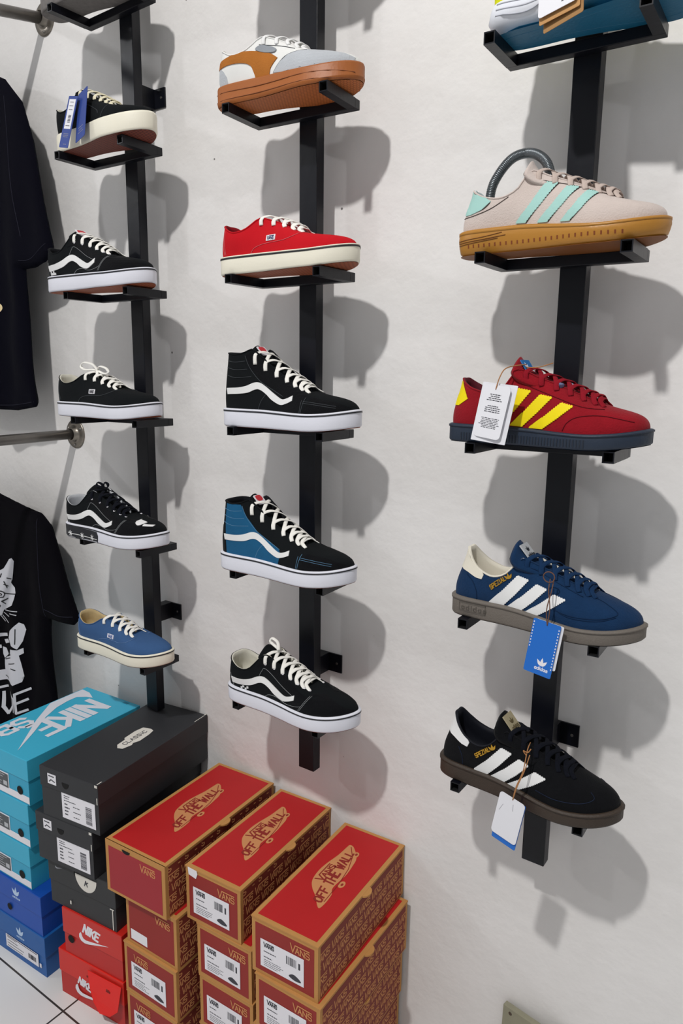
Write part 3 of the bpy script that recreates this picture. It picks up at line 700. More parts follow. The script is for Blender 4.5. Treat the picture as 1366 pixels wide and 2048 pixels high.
D(s, 'sole_stamp', [[(.07,.008),(.23,.008),(.23,.010),(.07,.010)],[(.07,.021),(.23,.021),(.23,.023),(.07,.023)],[(.07,.008),(.075,.008),(.075,.023),(.07,.023)],[(.225,.008),(.23,.008),(.23,.023),(.225,.023)]], mat('stamp grey', '#57514b', .7), .0005, on='s', parent=s.so)
D(s, 'sole_stamp_lettering', xf(word('adidas', .007, .75, .4, .2)[0], 1, s.Xf(.087), .0115), mat('stamp grey', '#57514b', .7), .0006, raw_=True, on='s', sides=(-1,), parent=s.so)
M = s.tf(len(s.tongue_pts)-5); g = G(); g.poly(rrect(-.014, -.020, .014, .006, .001), M, .0022); lb = g.obj('tongue_label', mat('grey white label', '#b9bcc0', .6), s.to)
print_on('label_mark', xf(trefoil(.009), 1, 0, -.008)+xf(word('adidas', .0055, .6, .2, .2)[0], 1, -.011, -.016), M @ Matrix.Translation((0, 0, .0023)), mat('label ink', '#20242c', .7), lb)
SHOE_R4 = s
BRNR = mat('dark brown rubber', '#35291f', .55, bump=.4, bscale=500, var=.15)
BLK2 = fab('black lining leather', '#15171f', .6, bump=.1)
s = trainer('trainer', 'R5', [-0.0242, -0.1267, -0.0078, 0.2876], dict(upper=BLKS, sole=BRNR, tread=mat('brown tread', '#2a2018', .8), lining=BLK2, binding=BLK2, lacem=fab('black lace cotton', '#090c16', .95), hs=(.029, .021)),
    'black suede sneaker with three white stripes on a dark brown sole, lowest right')
three_stripes(s, SPS, WHITE); D(s, 'heel_tab', [HT_TR], WHITE, .0014); spezial_text(s)
SEAM(s, [[(.60,.036),(.70,.033),(.82,.036),(.88,.043),(.86,.050)], [(.17,.030),(.165,.045),(.14,.058)]], fab('dark navy thread', '#1a2338', .9, bump=0), .0006)
M = s.tf(len(s.tongue_pts)-5) ; g = G(); g.poly(rrect(-.014, -.020, .014, .008, .001), M, .0022); lb = g.obj('tongue_label', mat('gold grey label', '#a89d80', .45), s.to)
print_on('label_mark', xf(trefoil(.010), 1, 0, -.009)+xf(word('adidas', .005, .6, .2, .2)[0], 1, -.010, -.016)+[rect(-.012, -.018, .012, -.0174)], M @ Matrix.Translation((0, 0, .0023)), mat('gold ink', '#5e5236', .5), lb)
SHOE_R5 = s
# running shoe cut by the top edge
TEAL = mat('teal rubber', '#0f5e80', .5, bump=.3, bscale=200, var=.12); FOAM = mat('white foam', '#dfe2ea', .6, bump=.15, bscale=40); LIME = fab('lime yellow mesh', '#dfe21c', .7, bump=.3, bscale=900)
s = make_shoe('low', 'R1', [.012, -.117, .03, .305], dict(upper=LIME, sole=FOAM, tread=TEAL, lining=LINB, hs=(.040, .032), name='running_shoe', lace=dict(top=.36, bot=.84, n=6, m=CANW),
    wall=[(-.019, 0), (-.013, .10), (-.004, .28), (.003, .5), (.001, .8), (-.002, 1), (-.006, 1.08), (-.014, 1.05)]), 'white, teal and lime yellow running shoe cut off by the top edge')
D(s, 'teal_underside', [[(.03,.0),(.03,.003),(.15,.006),(.33,.005),(.42,.010),(.52,.014),(.62,.018),(.72,.024),(.8,.030),(.95,.032),(1.0,.036),(1.0,.004),(.8,.0),(.4,.0)]], TEAL, .0010, on='s', parent=s.so)
SEAM(s, [[(.40,.012+.006*i),(.6,.010+.006*i),(.8,.012+.006*i),(.96,.014+.005*i)] for i in range(3)], mat('deep teal groove', '#0a4766', .6), .0009, 'sole_grooves', on='s')
SEAM(s, [[(.05,.035-.007*i),(.2,.030-.007*i),(.34,.036-.004*i)] for i in range(3)], mat('foam groove', '#b9bcc6', .7), .0009, 'foam_grooves', on='s')
D(s, 'foam_lettering', xf(word('FF BLAST', .0055, .55, .25, .2)[0], 1, s.Xf(.545), .0250, math.radians(5)), DRKR, .0012, raw_=True, on='s', sides=(-1,), parent=s.so)
D(s, 'white_overlay', [[(.32,.048),(.36,.075),(.42,.075),(.40,.045)], [(.55,.042),(.60,.062),(.64,.060),(.62,.040)]], WHITE, .001)
SHOE_R1 = s

# ---- middle post
SNOW = fab('white smooth leather', '#e3e3e1', .5, bump=.1, var=.03); PGREY = fab('pale grey suede', '#b4b8be', .95, bump=.4, bscale=400, var=.08, sheen=.2); TAN = fab('tan suede', '#a8682c', .95, bump=.3, bscale=400, var=.2, vscale=30)
GUMO = mat('orange gum rubber', '#9c5824', .5, bump=.15, bscale=250, var=.06)
def palermo(n, pose, label, extra=None):
    s = make_shoe('authentic', n, pose, dict(upper=SNOW, sole=GUMO, tread=TRO, lining=LINC, hs=(.031, .026), zs=1.10, lace=dict(top=.38, bot=.84, n=5, m=WHITE, w=.003), **(extra or {}),
        wall=[(-.0015, 0), (.0, .05), (.0012, .2), (.0012, .22), (.0006, .26), (.0006, .9), (-.0004, 1.0), (-.004, 1.06), (-.014, 1.02)]), label)
    D(s, 'toe_overlay', [[(.47,.034),(.52,.048),(.58,.056),(.66,.058),(.74,.058),(.82,.054),(.92,.048),(.985,.04),(.99,.031),(.8,.028),(.6,.029)]], PGREY, .0008)
    D(s, 'heel_overlay', [[(.012,.034),(.02,.05),(.035,.062),(.06,.062),(.09,.055),(.115,.045),(.12,.033)]], PGREY, .0008)
    D(s, 'side_swoop', [sp2([(.03,.062),(.05,.071),(.12,.074),(.22,.078),(.33,.076),(.43,.068),(.50,.056)],4,False)+sp2([(.475,.05),(.45,.042),(.44,.032)],3,False)+sp2([(.335,.032),(.32,.045),(.29,.056),(.22,.061),(.12,.062),(.05,.061)],4,False)], TAN, .0014)
    D(s, 'stitched_tab', [sp2([(.33,.078),(.36,.084),(.42,.080),(.48,.072),(.47,.067),(.40,.070)],3)], fab('grey tab', '#8f949b', .7), .0022)
    SEAM(s, [[(.47,.034),(.52,.048),(.58,.056),(.70,.059)], [(.02,.033),(.5,.031),(.98,.030)], [(.35,.086),(.48,.078),(.62,.064)]], THD, .0004)
    SEAM(s, [[(.02,.021),(.5,.018),(.98,.018)],[(.02,.008),(.5,.007),(.98,.007)]], mat('gum groove', '#7f4520', .6), .0006, 'sole_lines', on='s')
    return s
SHOE_M1 = palermo('M1', [-0.5028, -0.1201, 0.12, 0.271], 'white leather sneaker with tan side panel and thick orange gum sole')
SHOE_M2 = canvas_low('M2', [-0.5049, -0.1214, 0.0154, 0.2832], RED, CREAMR, TRB, 'bright red canvas low sneaker with white laces and cream sole', fab('red lining', '#8e1520', .9), fab('pink thread', '#d46a70', .9, bump=0))
SHOE_M3 = stripe_low('M3', [-0.4978, -0.1231, 0.0479, 0.285], dict(lining=LINB, seam=THD), 'black high-top sneaker with white wavy side stripe and white laces', 'high')
tongue_label(SHOE_M3, -3)
SHOE_M4 = stripe_low('M4', [-0.4964, -0.1363, 0.0655, 0.2872], dict(upper=BLKC, quarter=BLUEC, lining=LINB, binding=BLKC, seam=fab('light blue thread', '#5f87a6', .9, bump=0)), 'blue and black high-top sneaker with white wavy side stripe', 'high')
s = SHOE_M4
tongue_label(s, -3)
SHOE_M5 = stripe_low('M5', [-0.4878, -0.1307, 0.0464, 0.2919], dict(ring=WLAB, nl=7, bow=[[(0,0,0),(-.006,.006,.012),(-.022,.010,.016),(-.026,.010,.008),(-.012,.008,.002),(0,.002,.001)]]), 'black low sneaker with white wavy stripe and small chequer mark, lowest on middle post')
s = SHOE_M5
D(s, 'chequer_mark', [[(.155+.018*i, .0325+.004*((i) % 2)),(.169+.018*i, .0325+.004*(i % 2)),(.171+.018*i, .0365+.004*(i % 2)),(.157+.018*i, .0365+.004*(i % 2))] for i in range(4)], WHITE, .0012, sides=(-1,))
# ---- left-hand post
s = make_shoe('low', 'L2', [-0.9695, -0.1281, -0.013, 0.2765], dict(upper=BLKC, sole=CREAMR, tread=TRR, lining=LINC, hs=(.036, .034), lace=dict(top=.35, bot=.84, n=6, m=fab('cream lace cotton', '#e4dcc0', .9), w=.0036)), 'black sneaker with cream laces on a thick cream platform sole')
SEAM(s, [[(.29,.083),(.33,.087),(.45,.075),(.60,.055),(.62,.047)], [(.655,.038),(.69,.05),(.72,.058)]], THD)
SHOE_L2 = s
SHOE_L3 = stripe_low('L3', [-0.9951, -0.1363, 0.0496, 0.2956], dict(ring=WLAB, lining=LINB), 'black low sneaker with white wavy stripe and red tongue label')
tongue_label(SHOE_L3, -2, .028, .024)
D(SHOE_L3, 'chequer_mark', [[(.095+.016*i, .033),(.107+.016*i, .033),(.107+.016*i, .041-.004*(i % 2)),(.095+.016*i, .041-.004*(i % 2))] for i in range(4)], WHITE, .0012, sides=(-1,))
SHOE_L4 = canvas_low('L4', [-0.9967, -0.1305, 0.0634, 0.2906], BLKC, WHITER, TRB, 'black canvas low sneaker with white lace tied in a bow', LINC, THD,
    bow=[[(0,0,0),(-.010,-.004,.012),(-.035,-.006,.016),(-.045,-.006,.008),(-.034,-.006,.001),(-.012,-.003,.001),(0,0,0)], [(0,0,0),(.012,-.004,.008),(.034,-.006,.004),(.040,-.006,-.004),(.028,-.006,-.007),(.010,-.003,-.003),(0,0,0)], [(0,0,0),(.010,-.010,-.010),(.014,-.016,-.026),(.006,-.018,-.034)]], ink='#1c1c22')
SHOE_L5 = stripe_low('L5', [-0.9838, -0.1351, 0.0675, 0.2915], dict(ring=WLAB, lining=fab('silver lining', '#c8cbd0', .5), lacem=fab('black lace cotton', '#090c16', .95), bow=[[(0,0,0),(-.004,-.002,.008),(-.016,-.002,.010),(-.018,-.002,.003),(0,0,0)],[(0,0,0),(.008,-.004,.012),(.018,-.004,.010),(.016,-.004,.002),(0,0,0)]]),
    'black low sneaker with barbed wire drawn on its black heel sidewall')
s = SHOE_L5
D(s, 'black_rear_sidewall', [[(-.01,.0005),(-.01,.0265),(.2,.0265),(.44,.0245),(.455,.016),(.45,.0),(.2,.0)]], DRKR, .0008, on='s', parent=s.so)
D(s, 'barbed_wire_drawing', [strokes([[(.02,.0115),(.14,.0095)]], .0012)[0]]+[q for q in strokes([[(.02,.012),(.12,.010),(.22,.010),(.32,.009),(.44,.008)]], .0012)]+[q for c in (.12,.26,.38) for q in strokes([[(c-.014,.006),(c+.014,.014)],[(c-.014,.014),(c+.014,.006)],[(c,.004),(c,.016)]], .0018)], WHITE, .0014, on='s', sides=(-1,), step=.02, parent=s.so)
D(s, 'skull_drawing', [sp2([(.80,.056),(.82,.062),(.86,.060),(.87,.054),(.84,.050)],3), [(.87,.052),(.93,.050),(.93,.048),(.87,.049)]], WHITE, .0018, sides=(-1,))
SHOE_L6 = canvas_low('L6', [-0.9744, -0.1342, 0.0919, 0.2747], DENIM, CREAMR, TRB, 'mid-blue canvas low sneaker with cream lining and cream sole', fab('tan canvas lining', '#c7b185', .9), fab('light blue stitching', '#6e8cba', .9, bump=0), ink='#3a5a9a')
GREYK = fab('mottled grey knit', '#7d7a78', .9, bump=.4, bscale=200, var=.3)
SHOE_L1 = make_shoe('low', 'L1', [-1.005, -.118, .0, .285], dict(upper=GREYK, sole=mat('mottled grey rubber', '#6e6a68', .7, bump=.5, bscale=120, var=.35, vscale=90), tread=mat('mottled grey rubber', '#6e6a68', .7), lining=LINB, lace=dict(top=.36, bot=.84, n=5, m=CANW)), 'mottled grey sneaker cut off by the top edge, highest on the left post')
SHOE_M0 = palermo('M0', [-.5028, -.118, .02, .288], 'white leather sneaker above the frame on the middle post')

# spring inside the beige shoe
g = G(); s = SHOE_R2; a = Vector((s.Xf(.135), 0, .070)); pts = spline([a, a+Vector((.006, 0, .030)), a+Vector((.030, 0, .058)), a+Vector((.058, 0, .062)), a+Vector((.080, 0, .048)), a+Vector((.09, 0, .020))], 16)
for i, p in enumerate(pts): pass
R = []; U = []
for i in range(len(pts)-1):
    d = (pts[i+1]-pts[i]).normalized()
    for j in range(10):
        ang = 2*math.pi*j/10*1.0; n1 = Vector((0, 1, 0)); n2 = d.cross(n1)
        R.append(pts[i].lerp(pts[i+1], j/10)+n1*.0052*math.cos(ang)+n2*.0052*math.sin(ang)); U.append(n1)
g.sweep(R, .0017, n=6)
cg = g; o = cg.obj('shoe_stretcher', mat('spring steel', '#6c7175', .35, metal=.8), None, True)
o.location = s.t.location; o.rotation_euler = s.t.rotation_euler
tag(o, 'grey coiled spring shoe stretcher arching out of the beige shoe', 'shoe stretcher')

# ------------------------------------------------------------------ hang tags
def local(s, x, y, z): return s.t.matrix_basis @ Vector((x, y, z))
for o in bpy.data.objects: pass
def tagcard(name, o, u, v, w, h, m, label, parts=(), string=None, hole=True, r=.002, th=.0007, cat='hang tag', smat=None):
    """card hanging with its top centre at o; u to the right, v up"""
    t = empty(name, o, 0, label, cat); M = plane((0, 0, 0), u, v); g = G()
    pts = rrect(-w/2, -h, w/2, 0, r); n = len(pts)
    V = [M @ Vector((x, y, 0)) for x, y in pts]+[M @ Vector((x, y, th)) for x, y in pts]
    g.add(V, [tuple(range(n-1, -1, -1)), tuple(range(n, 2*n))]+[(i, (i+1) % n, n+(i+1) % n, n+i) for i in range(n)])
    g.obj('card', m, t)
    for nm, polys, mm, dz in parts: print_on(nm, polys, M @ Matrix.Translation((0, 0, th+dz)), mm, t, .00015)
    if string:
        g = G(); 
        for st in string: g.sweep(spline([Vector(p)-Vector(o) for p in st], 6), .0008, n=6)
        g.obj('string', smat, t, True)
    return t
def textlines(x0, x1, y0, y1, n, h=.0012, seed=0, center=True):
    rr = random.Random(seed); out = []
    for i in range(n):
        y = lerp(y0, y1, i/(max(1, n-1))); w = (x1-x0)*rr.uniform(.55, 1); a = (x0+x1-w)/2 if center else x0; x = a
        while x < a+w:
            l = min(a+w-x, rr.uniform(.002, .006)); out.append(rect(x, y, x+l*.8, y+h)); x += l
    return out
def bars(x0, x1, y0, y1, n=14, seed=1, horiz=False):
    rr = random.Random(seed); out = []; k = 0
    for i in range(n):
        a = lerp(0, 1, i/n); b = a+rr.uniform(.3, .75)/n
        out.append(rect(lerp(x0, x1, a), y0, lerp(x0, x1, b), y1) if not horiz else rect(x0, lerp(y0, y1, a), x1, lerp(y0, y1, b)))
    return out
INK = mat('printed grey ink', '#3c3c44', .8); INK2 = mat('printed pale ink', '#8d8d95', .8)
CARDW = mat('white card', '#e4e4ea', .6); KRAFT = mat('kraft card', '#b98a55', .8, var=.08, vscale=30); CARDB = mat('blue card', '#1267c4', .5)
TWINE = mat('brown twine', '#6b4a3a', .9); TWINEO = mat('tan twine', '#a9764a', .9)
bpy.context.view_layer.update()
# red shoe, two white cards
s = SHOE_R3; p = local(s, s.Xf(.318), -.056, .083)
tagcard('hang_tag', p+Vector((.002, -.002, .0)), (.985, -.12, -.12), (.15, .10, .97), .042, .074, CARDW, 'smaller white price card with rounded corners hanging in front of the dark red shoe',
    (('print', textlines(-.013, .013, -.014, -.022, 4, .0012, 3)+textlines(-.013, .013, -.030, -.038, 4, .0012, 4)+textlines(-.017, .017, -.047, -.060, 7, .0009, 5), INK, 0),), None, r=.006)
tagcard('hang_tag', p+Vector((.004, .0015, .002)), (.985, -.02, -.10), (.14, .10, .97), .052, .082, CARDW, 'larger white square card tied behind the small one on the dark red shoe',
    (('print', textlines(.008, .018, -.006, -.007, 1, .001, 8), INK2, 0),),
    [[p+Vector((-.001, -.003, -.006)), p+Vector((.004, -.002, .012)), p+Vector((.008, .012, .024)), local(s, s.Xf(.40), -.012, .112)], [local(s, s.Xf(.40), -.012, .108), local(s, s.Xf(.47), -.02, .108), local(s, s.Xf(.53), -.01, .114)]], r=.001, smat=TWINEO)
# navy shoe, blue card
s = SHOE_R4; p = local(s, s.Xf(.590), -.060, .0275)
wav = [( -.0195+(.0006 if i % 2 else -.0006), -.004-.0037*i) for i in range(16)]
tagcard('hang_tag', p, (.99, -.06, -.11), (.12, .05, .99), .0405, .079, CARDB, 'bright blue hang tag on a string in front of the navy shoe',
    (('three_leaf_mark', xf(trefoil(.0125), 1, .004, -.066)+xf(word('adidas', .0048, .62, .16, .2)[0], 1, -.005, -.0715), WLAB, 0), ('scalloped_edge', [rect(-.0192, -.004-.0045*i-.002, -.0178, -.004-.0045*i) for i in range(9)]+[rect(.0178, -.006-.0045*i-.002, .0192, -.006-.0045*i) for i in range(14)], WLAB, 0)),
    [[p+Vector((0, -.001, -.005)), p+Vector((.002, -.001, .02)), p+Vector((-.003, .004, .044)), p+Vector((-.005, .014, .058))], [p+Vector((0, -.001, -.005)), p+Vector((-.002, -.002, .018)), p+Vector((.001, .004, .043)), p+Vector((.000, .014, .058))],
     [p+Vector((-.005, .012, .058))+Vector((.008*math.cos(a*.63)+.0, -.004, .0075*math.sin(a*.63)+.004)) for a in range(11)]], smat=TWINE)
tagcard('hang_tag', p+Vector((.0035, .0022, -.001)), (.99, -.06, -.11), (.12, .05, .99), .0405, .066, CARDW, 'white card hanging behind the bright blue tag of the navy shoe', ())
# black shoe, white and blue card
s = SHOE_R5; p = local(s, s.Xf(.512), -.062, .0245)
tagcard('hang_tag', p, (.97, -.10, -.20), (.16, .03, .98), .042, .070, CARDW, 'blank white hang tag with rounded corners in front of the black suede shoe', (('pencil_mark', strokes([[(.003, -.010), (.0045, -.020)]], .0006)+strokes([[(-.016,-.03),(-.012,-.018)]], .0005), INK2, 0),),
    [[p+Vector((0, -.001, -.003)), p+Vector((.004, -.001, .02)), p+Vector((.011, .004, .045)), p+Vector((.012, .014, .074)), local(s, s.Xf(.53), -.018, .096)], [p+Vector((0, -.001, -.003)), p+Vector((.006, -.002, .022)), p+Vector((.013, .004, .046)), p+Vector((.016, .014, .068))],
     [p+Vector((.012, .010, .068)), p+Vector((.008, .008, .075)), p+Vector((.014, .010, .073)), p+Vector((.018, .012, .079))]], r=.005, smat=TWINEO)
tagcard('hang_tag', p+Vector((.001, .0022, -.003)), (.97, -.10, -.20), (.16, .03, .98), .040, .077, CARDB, 'blue card showing below the blank white tag of the black suede shoe', ())
# running shoe, white + kraft cards
s = SHOE_R1; p = local(s, s.Xf(.345), -.058, .066)
U, Vv = (.97, -.12, .16), (-.10, .2, .97)
TC = [[[(0,1),(1,1)],[(.5,1),(.5,0)],[(0,0),(1,0)],[(.1,.5),(.9,.5)]], [[(0,.7),(1,.7)],[(.5,1),(.5,0)],[(.5,.6),(0,.1)],[(.5,.6),(1,.1)]], [[(.2,1),(.2,0)],[(0,.6),(.45,.75)],[(.5,.8),(1,.8)],[(.75,.8),(.75,0)],[(.5,.45),(1,.45)]]]
cn = []
for i, c in enumerate((1, 2, 0, 1)): cn += xf(strokes(TC[c], .14), .0055, -.014+.008*i, -.030)
cn2 = []
for i, c in enumerate((0, 1, 0)): cn2 += xf(strokes(TC[c], .14), .0055, -.013+.009*i, -.056)
tagcard('hang_tag', p, U, Vv, .050, .076, CARDW, 'white card with black characters hanging from the lime yellow running shoe', (('characters', cn+cn2+textlines(-.014, .014, -.036, -.0361, 1, .0012, 4)+textlines(.004, .020, -.069, -.0691, 1, .0012, 5), INK, 0),), None, r=.004)
tagcard('hang_tag', p+Vector((.002, .003, -.003)), U, Vv, .053, .080, KRAFT, 'brown kraft card hanging just behind the white card of the running shoe', ())
tagcard('hang_tag', p+Vector((.006, .006, -.006)), (.97, -.16, .20), Vv, .053, .085, mat('darker kraft card', '#9d7547', .8), 'darker kraft card hindmost of the tags on the running shoe', ())
# cream platform shoe, blue tags
s = SHOE_L2; p = local(s, s.Xf(.44), -.042, .100)
NB = mat('royal blue card', '#243f8c', .5)
tagcard('hang_tag', p+Vector((-.014, -.004, -.014)), (.96, -.1, -.22), (.20, .16, .96), .034, .098, NB, 'royal blue tag with white barcode sticker on the cream-soled black shoe',
    (('sticker', [rect(-.012, -.062, .012, -.006)], CARDW, 0), ('barcode', bars(-.004, .006, -.05, -.034, 6, 3, True)+textlines(-.008, .008, -.012, -.026, 3, .001, 5)+textlines(-.008, .008, -.057, -.058, 1, .0014, 6), INK, .0002), ('print', textlines(-.013, .013, -.072, -.078, 3, .001, 7)+textlines(-.006, .012, -.092, -.0921, 1, .0012, 8), INK2, 0)), None)
tagcard('hang_tag', p+Vector((.008, .002, -.006)), (.97, -.1, .25), (-.04, .16, .98), .036, .094, NB, 'royal blue tag turned aside behind the barcoded one on the cream-soled shoe', (('print', textlines(-.012, .012, -.07, -.08, 3, .001, 9), INK2, 0),), None)
# ------------------------------------------------------------------ shoe boxes
KR = mat('kraft board', '#b98549', .75, var=.07, vscale=25); KRL = mat('kraft print', '#c98a58', .8)
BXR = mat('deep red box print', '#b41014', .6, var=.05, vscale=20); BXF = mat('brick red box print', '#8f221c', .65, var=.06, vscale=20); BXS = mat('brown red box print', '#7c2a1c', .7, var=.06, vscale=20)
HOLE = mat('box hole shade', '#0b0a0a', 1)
def box_root(x, y, yaw, z, label, group):
    return empty('shoe_box', (x, y, z+.0003), math.radians(yaw), label, 'shoe box', group)
def faces(w, l, h):
    return dict(front=plane((0, 0, 0), (1, 0, 0), (0, 0, 1)), right=plane((w, 0, 0), (0, 1, 0), (0, 0, 1)), top=plane((0, 0, h), (1, 0, 0), (0, 1, 0)), left=plane((0, l, 0), (0, -1, 0), (0, 0, 1)),
        toplong=plane((w, 0, h), (0, 1, 0), (-1, 0, 0)), topback=plane((0, l, h), (0, -1, 0), (1, 0, 0)))
def hollow_box(w, l, h, z0=0, e=0):
    g = G(); g.box(-e, w+e, -e, l+e, z0, h); return g
def price_label(name, x0, y0, x1, y1, F, par, logo=False, seed=0, extra=None):
    lab = print_on(name, [rect(x0, y0, x1, y1)], F, WLAB, par, .0006)
    W_, H_ = x1-x0, y1-y0; P = textlines(x0+W_*.08, x0+W_*.42, y1-H_*.42, y1-H_*.62, 2, .0016, seed, False)+textlines(x0+W_*.08, x0+W_*.55, y0+H_*.08, y0+H_*.28, 4, .0008, seed+3, False)
    P += bars(x0+W_*.60, x0+W_*.84, y1-H_*.45, y1-H_*.16, 11, seed)+[rect(x0+W_*.88, y1-H_*.45, x0+W_*.92, y1-H_*.22)]
    if logo: P += xf(vans(H_*.16, .2), 1, x0+W_*.08, y1-H_*.24)+[sp2([(x0+W_*.66, y0+H_*.16), (x0+W_*.76, y0+H_*.28), (x0+W_*.88, y0+H_*.22), (x0+W_*.94, y0+H_*.12), (x0+W_*.80, y0+H_*.08)], 3)]
    print_on('print', P, F @ Matrix.Translation((0, 0, .0006)), INK, lab, .0002)
def clip_rows(w, h, m, s=.0155, seed=0):
    """staggered rows of the maker's name filling a panel"""
    P = []; row = 0; y = m; pitch = 2.95*s
    while y+s*.9 < h-m+.004:
        x = m-(row*.41 % 1)*pitch-.002
        while x < w-m:
            for q in xf(shear(vans(s, .12), .12), 1, x, y):
                xs = [a for a, b in q]; ys = [b for a, b in q]
                if min(xs) < m and max(xs) > m or max(xs) > w-m and min(xs) < w-m:
                    q = [(min(max(a, m), w-m), b) for a, b in q]
                    xs = [a for a, b in q]
                    if max(xs)-min(xs) < .0006: continue
                if min(xs) >= m-1e-6 and max(xs) <= w-m+1e-6 and max(ys) < h-m: P.append(q)
            x += pitch
        y += s*1.42; row += 1
    return P
def skate_logo(F, cx, cy, s, par):
    """lozenge skateboard with lettering, long axis along u"""
    F = F @ Matrix.Translation((cx, cy, 0)) @ Matrix.Diagonal((1.12, .86, 1, 1)) @ Matrix.Translation((-cx, -cy, 0))
    bd = sp2([(-.5,-.16),(-.46,-.20),(-.28,-.19),(-.18,-.13),(.05,-.15),(.22,-.13),(.36,-.09),(.5,.06),(.52,.14),(.47,.155),(.30,.17),(.10,.215),(-.05,.225),(-.2,.19),(-.3,.10),(-.38,-.02)], 4)
    P = [[(x*s+cx, y*s+cy) for x, y in bd]]
    for wx, wy in ((-.09, -.20), (.40, -.045)): P.append([(cx+(wx+.055*math.cos(a*.52))*s, cy+(wy+.045*math.sin(a*.52))*s) for a in range(12)])
    b = print_on('skateboard_mark', P, F, KRL, par, .0004)
    Q = xf(vans(.115, .14), s, cx-.16*s, cy+.065*s)
    P1, w1 = word('OFF THE WALL', .15, .52, .2, .2); k = .84/w1
    Q += [[(cx+(-.43+x*k)*s, cy+(-.145+y*(1-.25*abs(x*k-.42)/.42)+.17*(x*k)**1*.95)*s) for x, y in q] for q in P1]
    Q += strokes([[(cx+x*s, cy+y*s) for x, y in [(-.40,-.175),(-.1,-.16),(.15,-.115),(.35,-.03),(.49,.10)]]], .010*s)
    for wx, wy in ((-.09, -.205), (.41, -.05)): Q.append([(cx+(wx+.022*math.cos(a*.785))*s, cy+(wy+.018*math.sin(a*.785))*s) for a in range(8)])
    print_on('mark_lettering', Q, F @ Matrix.Translation((0, 0, .0004)), mat('brown red ink', '#8a2018', .7), b, .0003)
def vans_box(x, y, yaw, z, w, l, h, label, group, lab=True, top=True, flap=False, labkind=0):
    t = box_root(x, y, yaw, z, label, group); Fm = faces(w, l, h); b = .0075
    h0 = h-.0025
    bo = hollow_box(w, l, h0-.0012).obj('body', KR, t)
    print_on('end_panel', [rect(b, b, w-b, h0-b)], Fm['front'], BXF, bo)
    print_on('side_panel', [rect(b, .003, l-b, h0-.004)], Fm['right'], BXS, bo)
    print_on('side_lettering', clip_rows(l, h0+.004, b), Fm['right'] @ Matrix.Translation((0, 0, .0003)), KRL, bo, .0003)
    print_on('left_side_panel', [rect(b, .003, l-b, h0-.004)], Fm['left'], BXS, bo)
    lg = G(); lg.box(-.0008, w+.0012, -.0012, l, h-.0032, h)
    # thumb tab half way along the long edge
    M = plane((w+.001, l*.5, h-.0032), (1, 0, 0), (0, 1, 0))
    lg.poly([(0, -.014)]+[(.010*math.cos(a), .014*math.sin(a)) for a in [(-80+i*20)*math.pi/180 for i in range(9)]]+[(0, .014)], M, .003)
    if flap: lg.box(-.0012, w+.0012, -.0022, 0.0003, .001, h)
    lo = lg.obj('lid', KR, t)
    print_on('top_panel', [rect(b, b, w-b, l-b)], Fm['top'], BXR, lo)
    if top: skate_logo(Fm['toplong'] @ Matrix.Translation((0, 0, .0003)), l*.52, w*.52, .155, lo)
    else: pass
    F = Fm['front'] @ Matrix.Translation((0, 0, .0004 if not flap else .0024))
    if flap: print_on('flap_panel', [rect(b, b, w-b, h-b-.004)], F, mat('crimson box print', '#9c1a26', .55, var=.06, vscale=20), lo)
    g = G(); g.poly([(w*.36+.011*math.cos(a), h-.006+.007*math.sin(a)) for a in [math.pi+i*math.pi/10 for i in range(11)]], F @ Matrix.Translation((0, 0, .0002)), .0004)
    if flap: g.obj('thumb_notch', HOLE, lo)
    print_on('end_lettering', xf(vans(.0155, .12), 1, w*.60 if labkind != 2 else w*.2, h*.70), F @ Matrix.Translation((0, 0, .0003)), KRL, lo if flap else bo)
    if lab:
        price_label('price_label', w*.14, h*.17, w*.80, h*.66, F @ Matrix.Translation((0, 0, .0004)), bo, True, int(abs(x)*100))
    return t
GV = 'red and kraft sneaker boxes in the three right-hand stacks'
W3, L3_, H3 = .137, .316, .1085
for i, (dx, dy, yw, lb) in enumerate([(-.004, .002, 2.5, 'lowest red and kraft box of the rightmost stack, mostly below the frame'), (.002, 0, 2.5, 'red and kraft box second from the floor in the rightmost stack'),
      (.009, -.002, 2.0, 'red and kraft box directly under the topmost one of the rightmost stack'), (0, 0, 3.5, 'topmost red and kraft box of the rightmost stack, skateboard mark on its lid')]):
    vans_box(-.424+dx, -.320+dy, yw, H3*i, W3, L3_-.012 if i != 3 else L3_-.006, H3, lb, GV, top=(i == 3))
W2, H2 = .131, .1115
for i, (dx, dy, yw, lb) in enumerate([(.02, .004, 2.5, 'lowest red and kraft box of the middle red stack'), (.024, .003, 2.5, 'red and kraft box second from the floor in the middle red stack'),
      (.022, .002, 2.8, 'red and kraft box directly under the topmost one of the middle red stack'), (-.002, 0, 3.5, 'topmost box of the middle red stack, torn white sticker on its front corner')]):
    t = vans_box(-.598+dx, -.308+dy, yw, H2*i, W2, .300, H2, lb, GV, top=(i == 3))
F = faces(W2, .3, H2)['front']
print_on('torn_sticker', [[(.008, H2-.016), (.026, H2-.019), (.030, H2-.008), (.028, H2-.002), (.006, H2-.001)]], F @ Matrix.Translation((0, 0, .0012)), WLAB, t)
H1 = .113
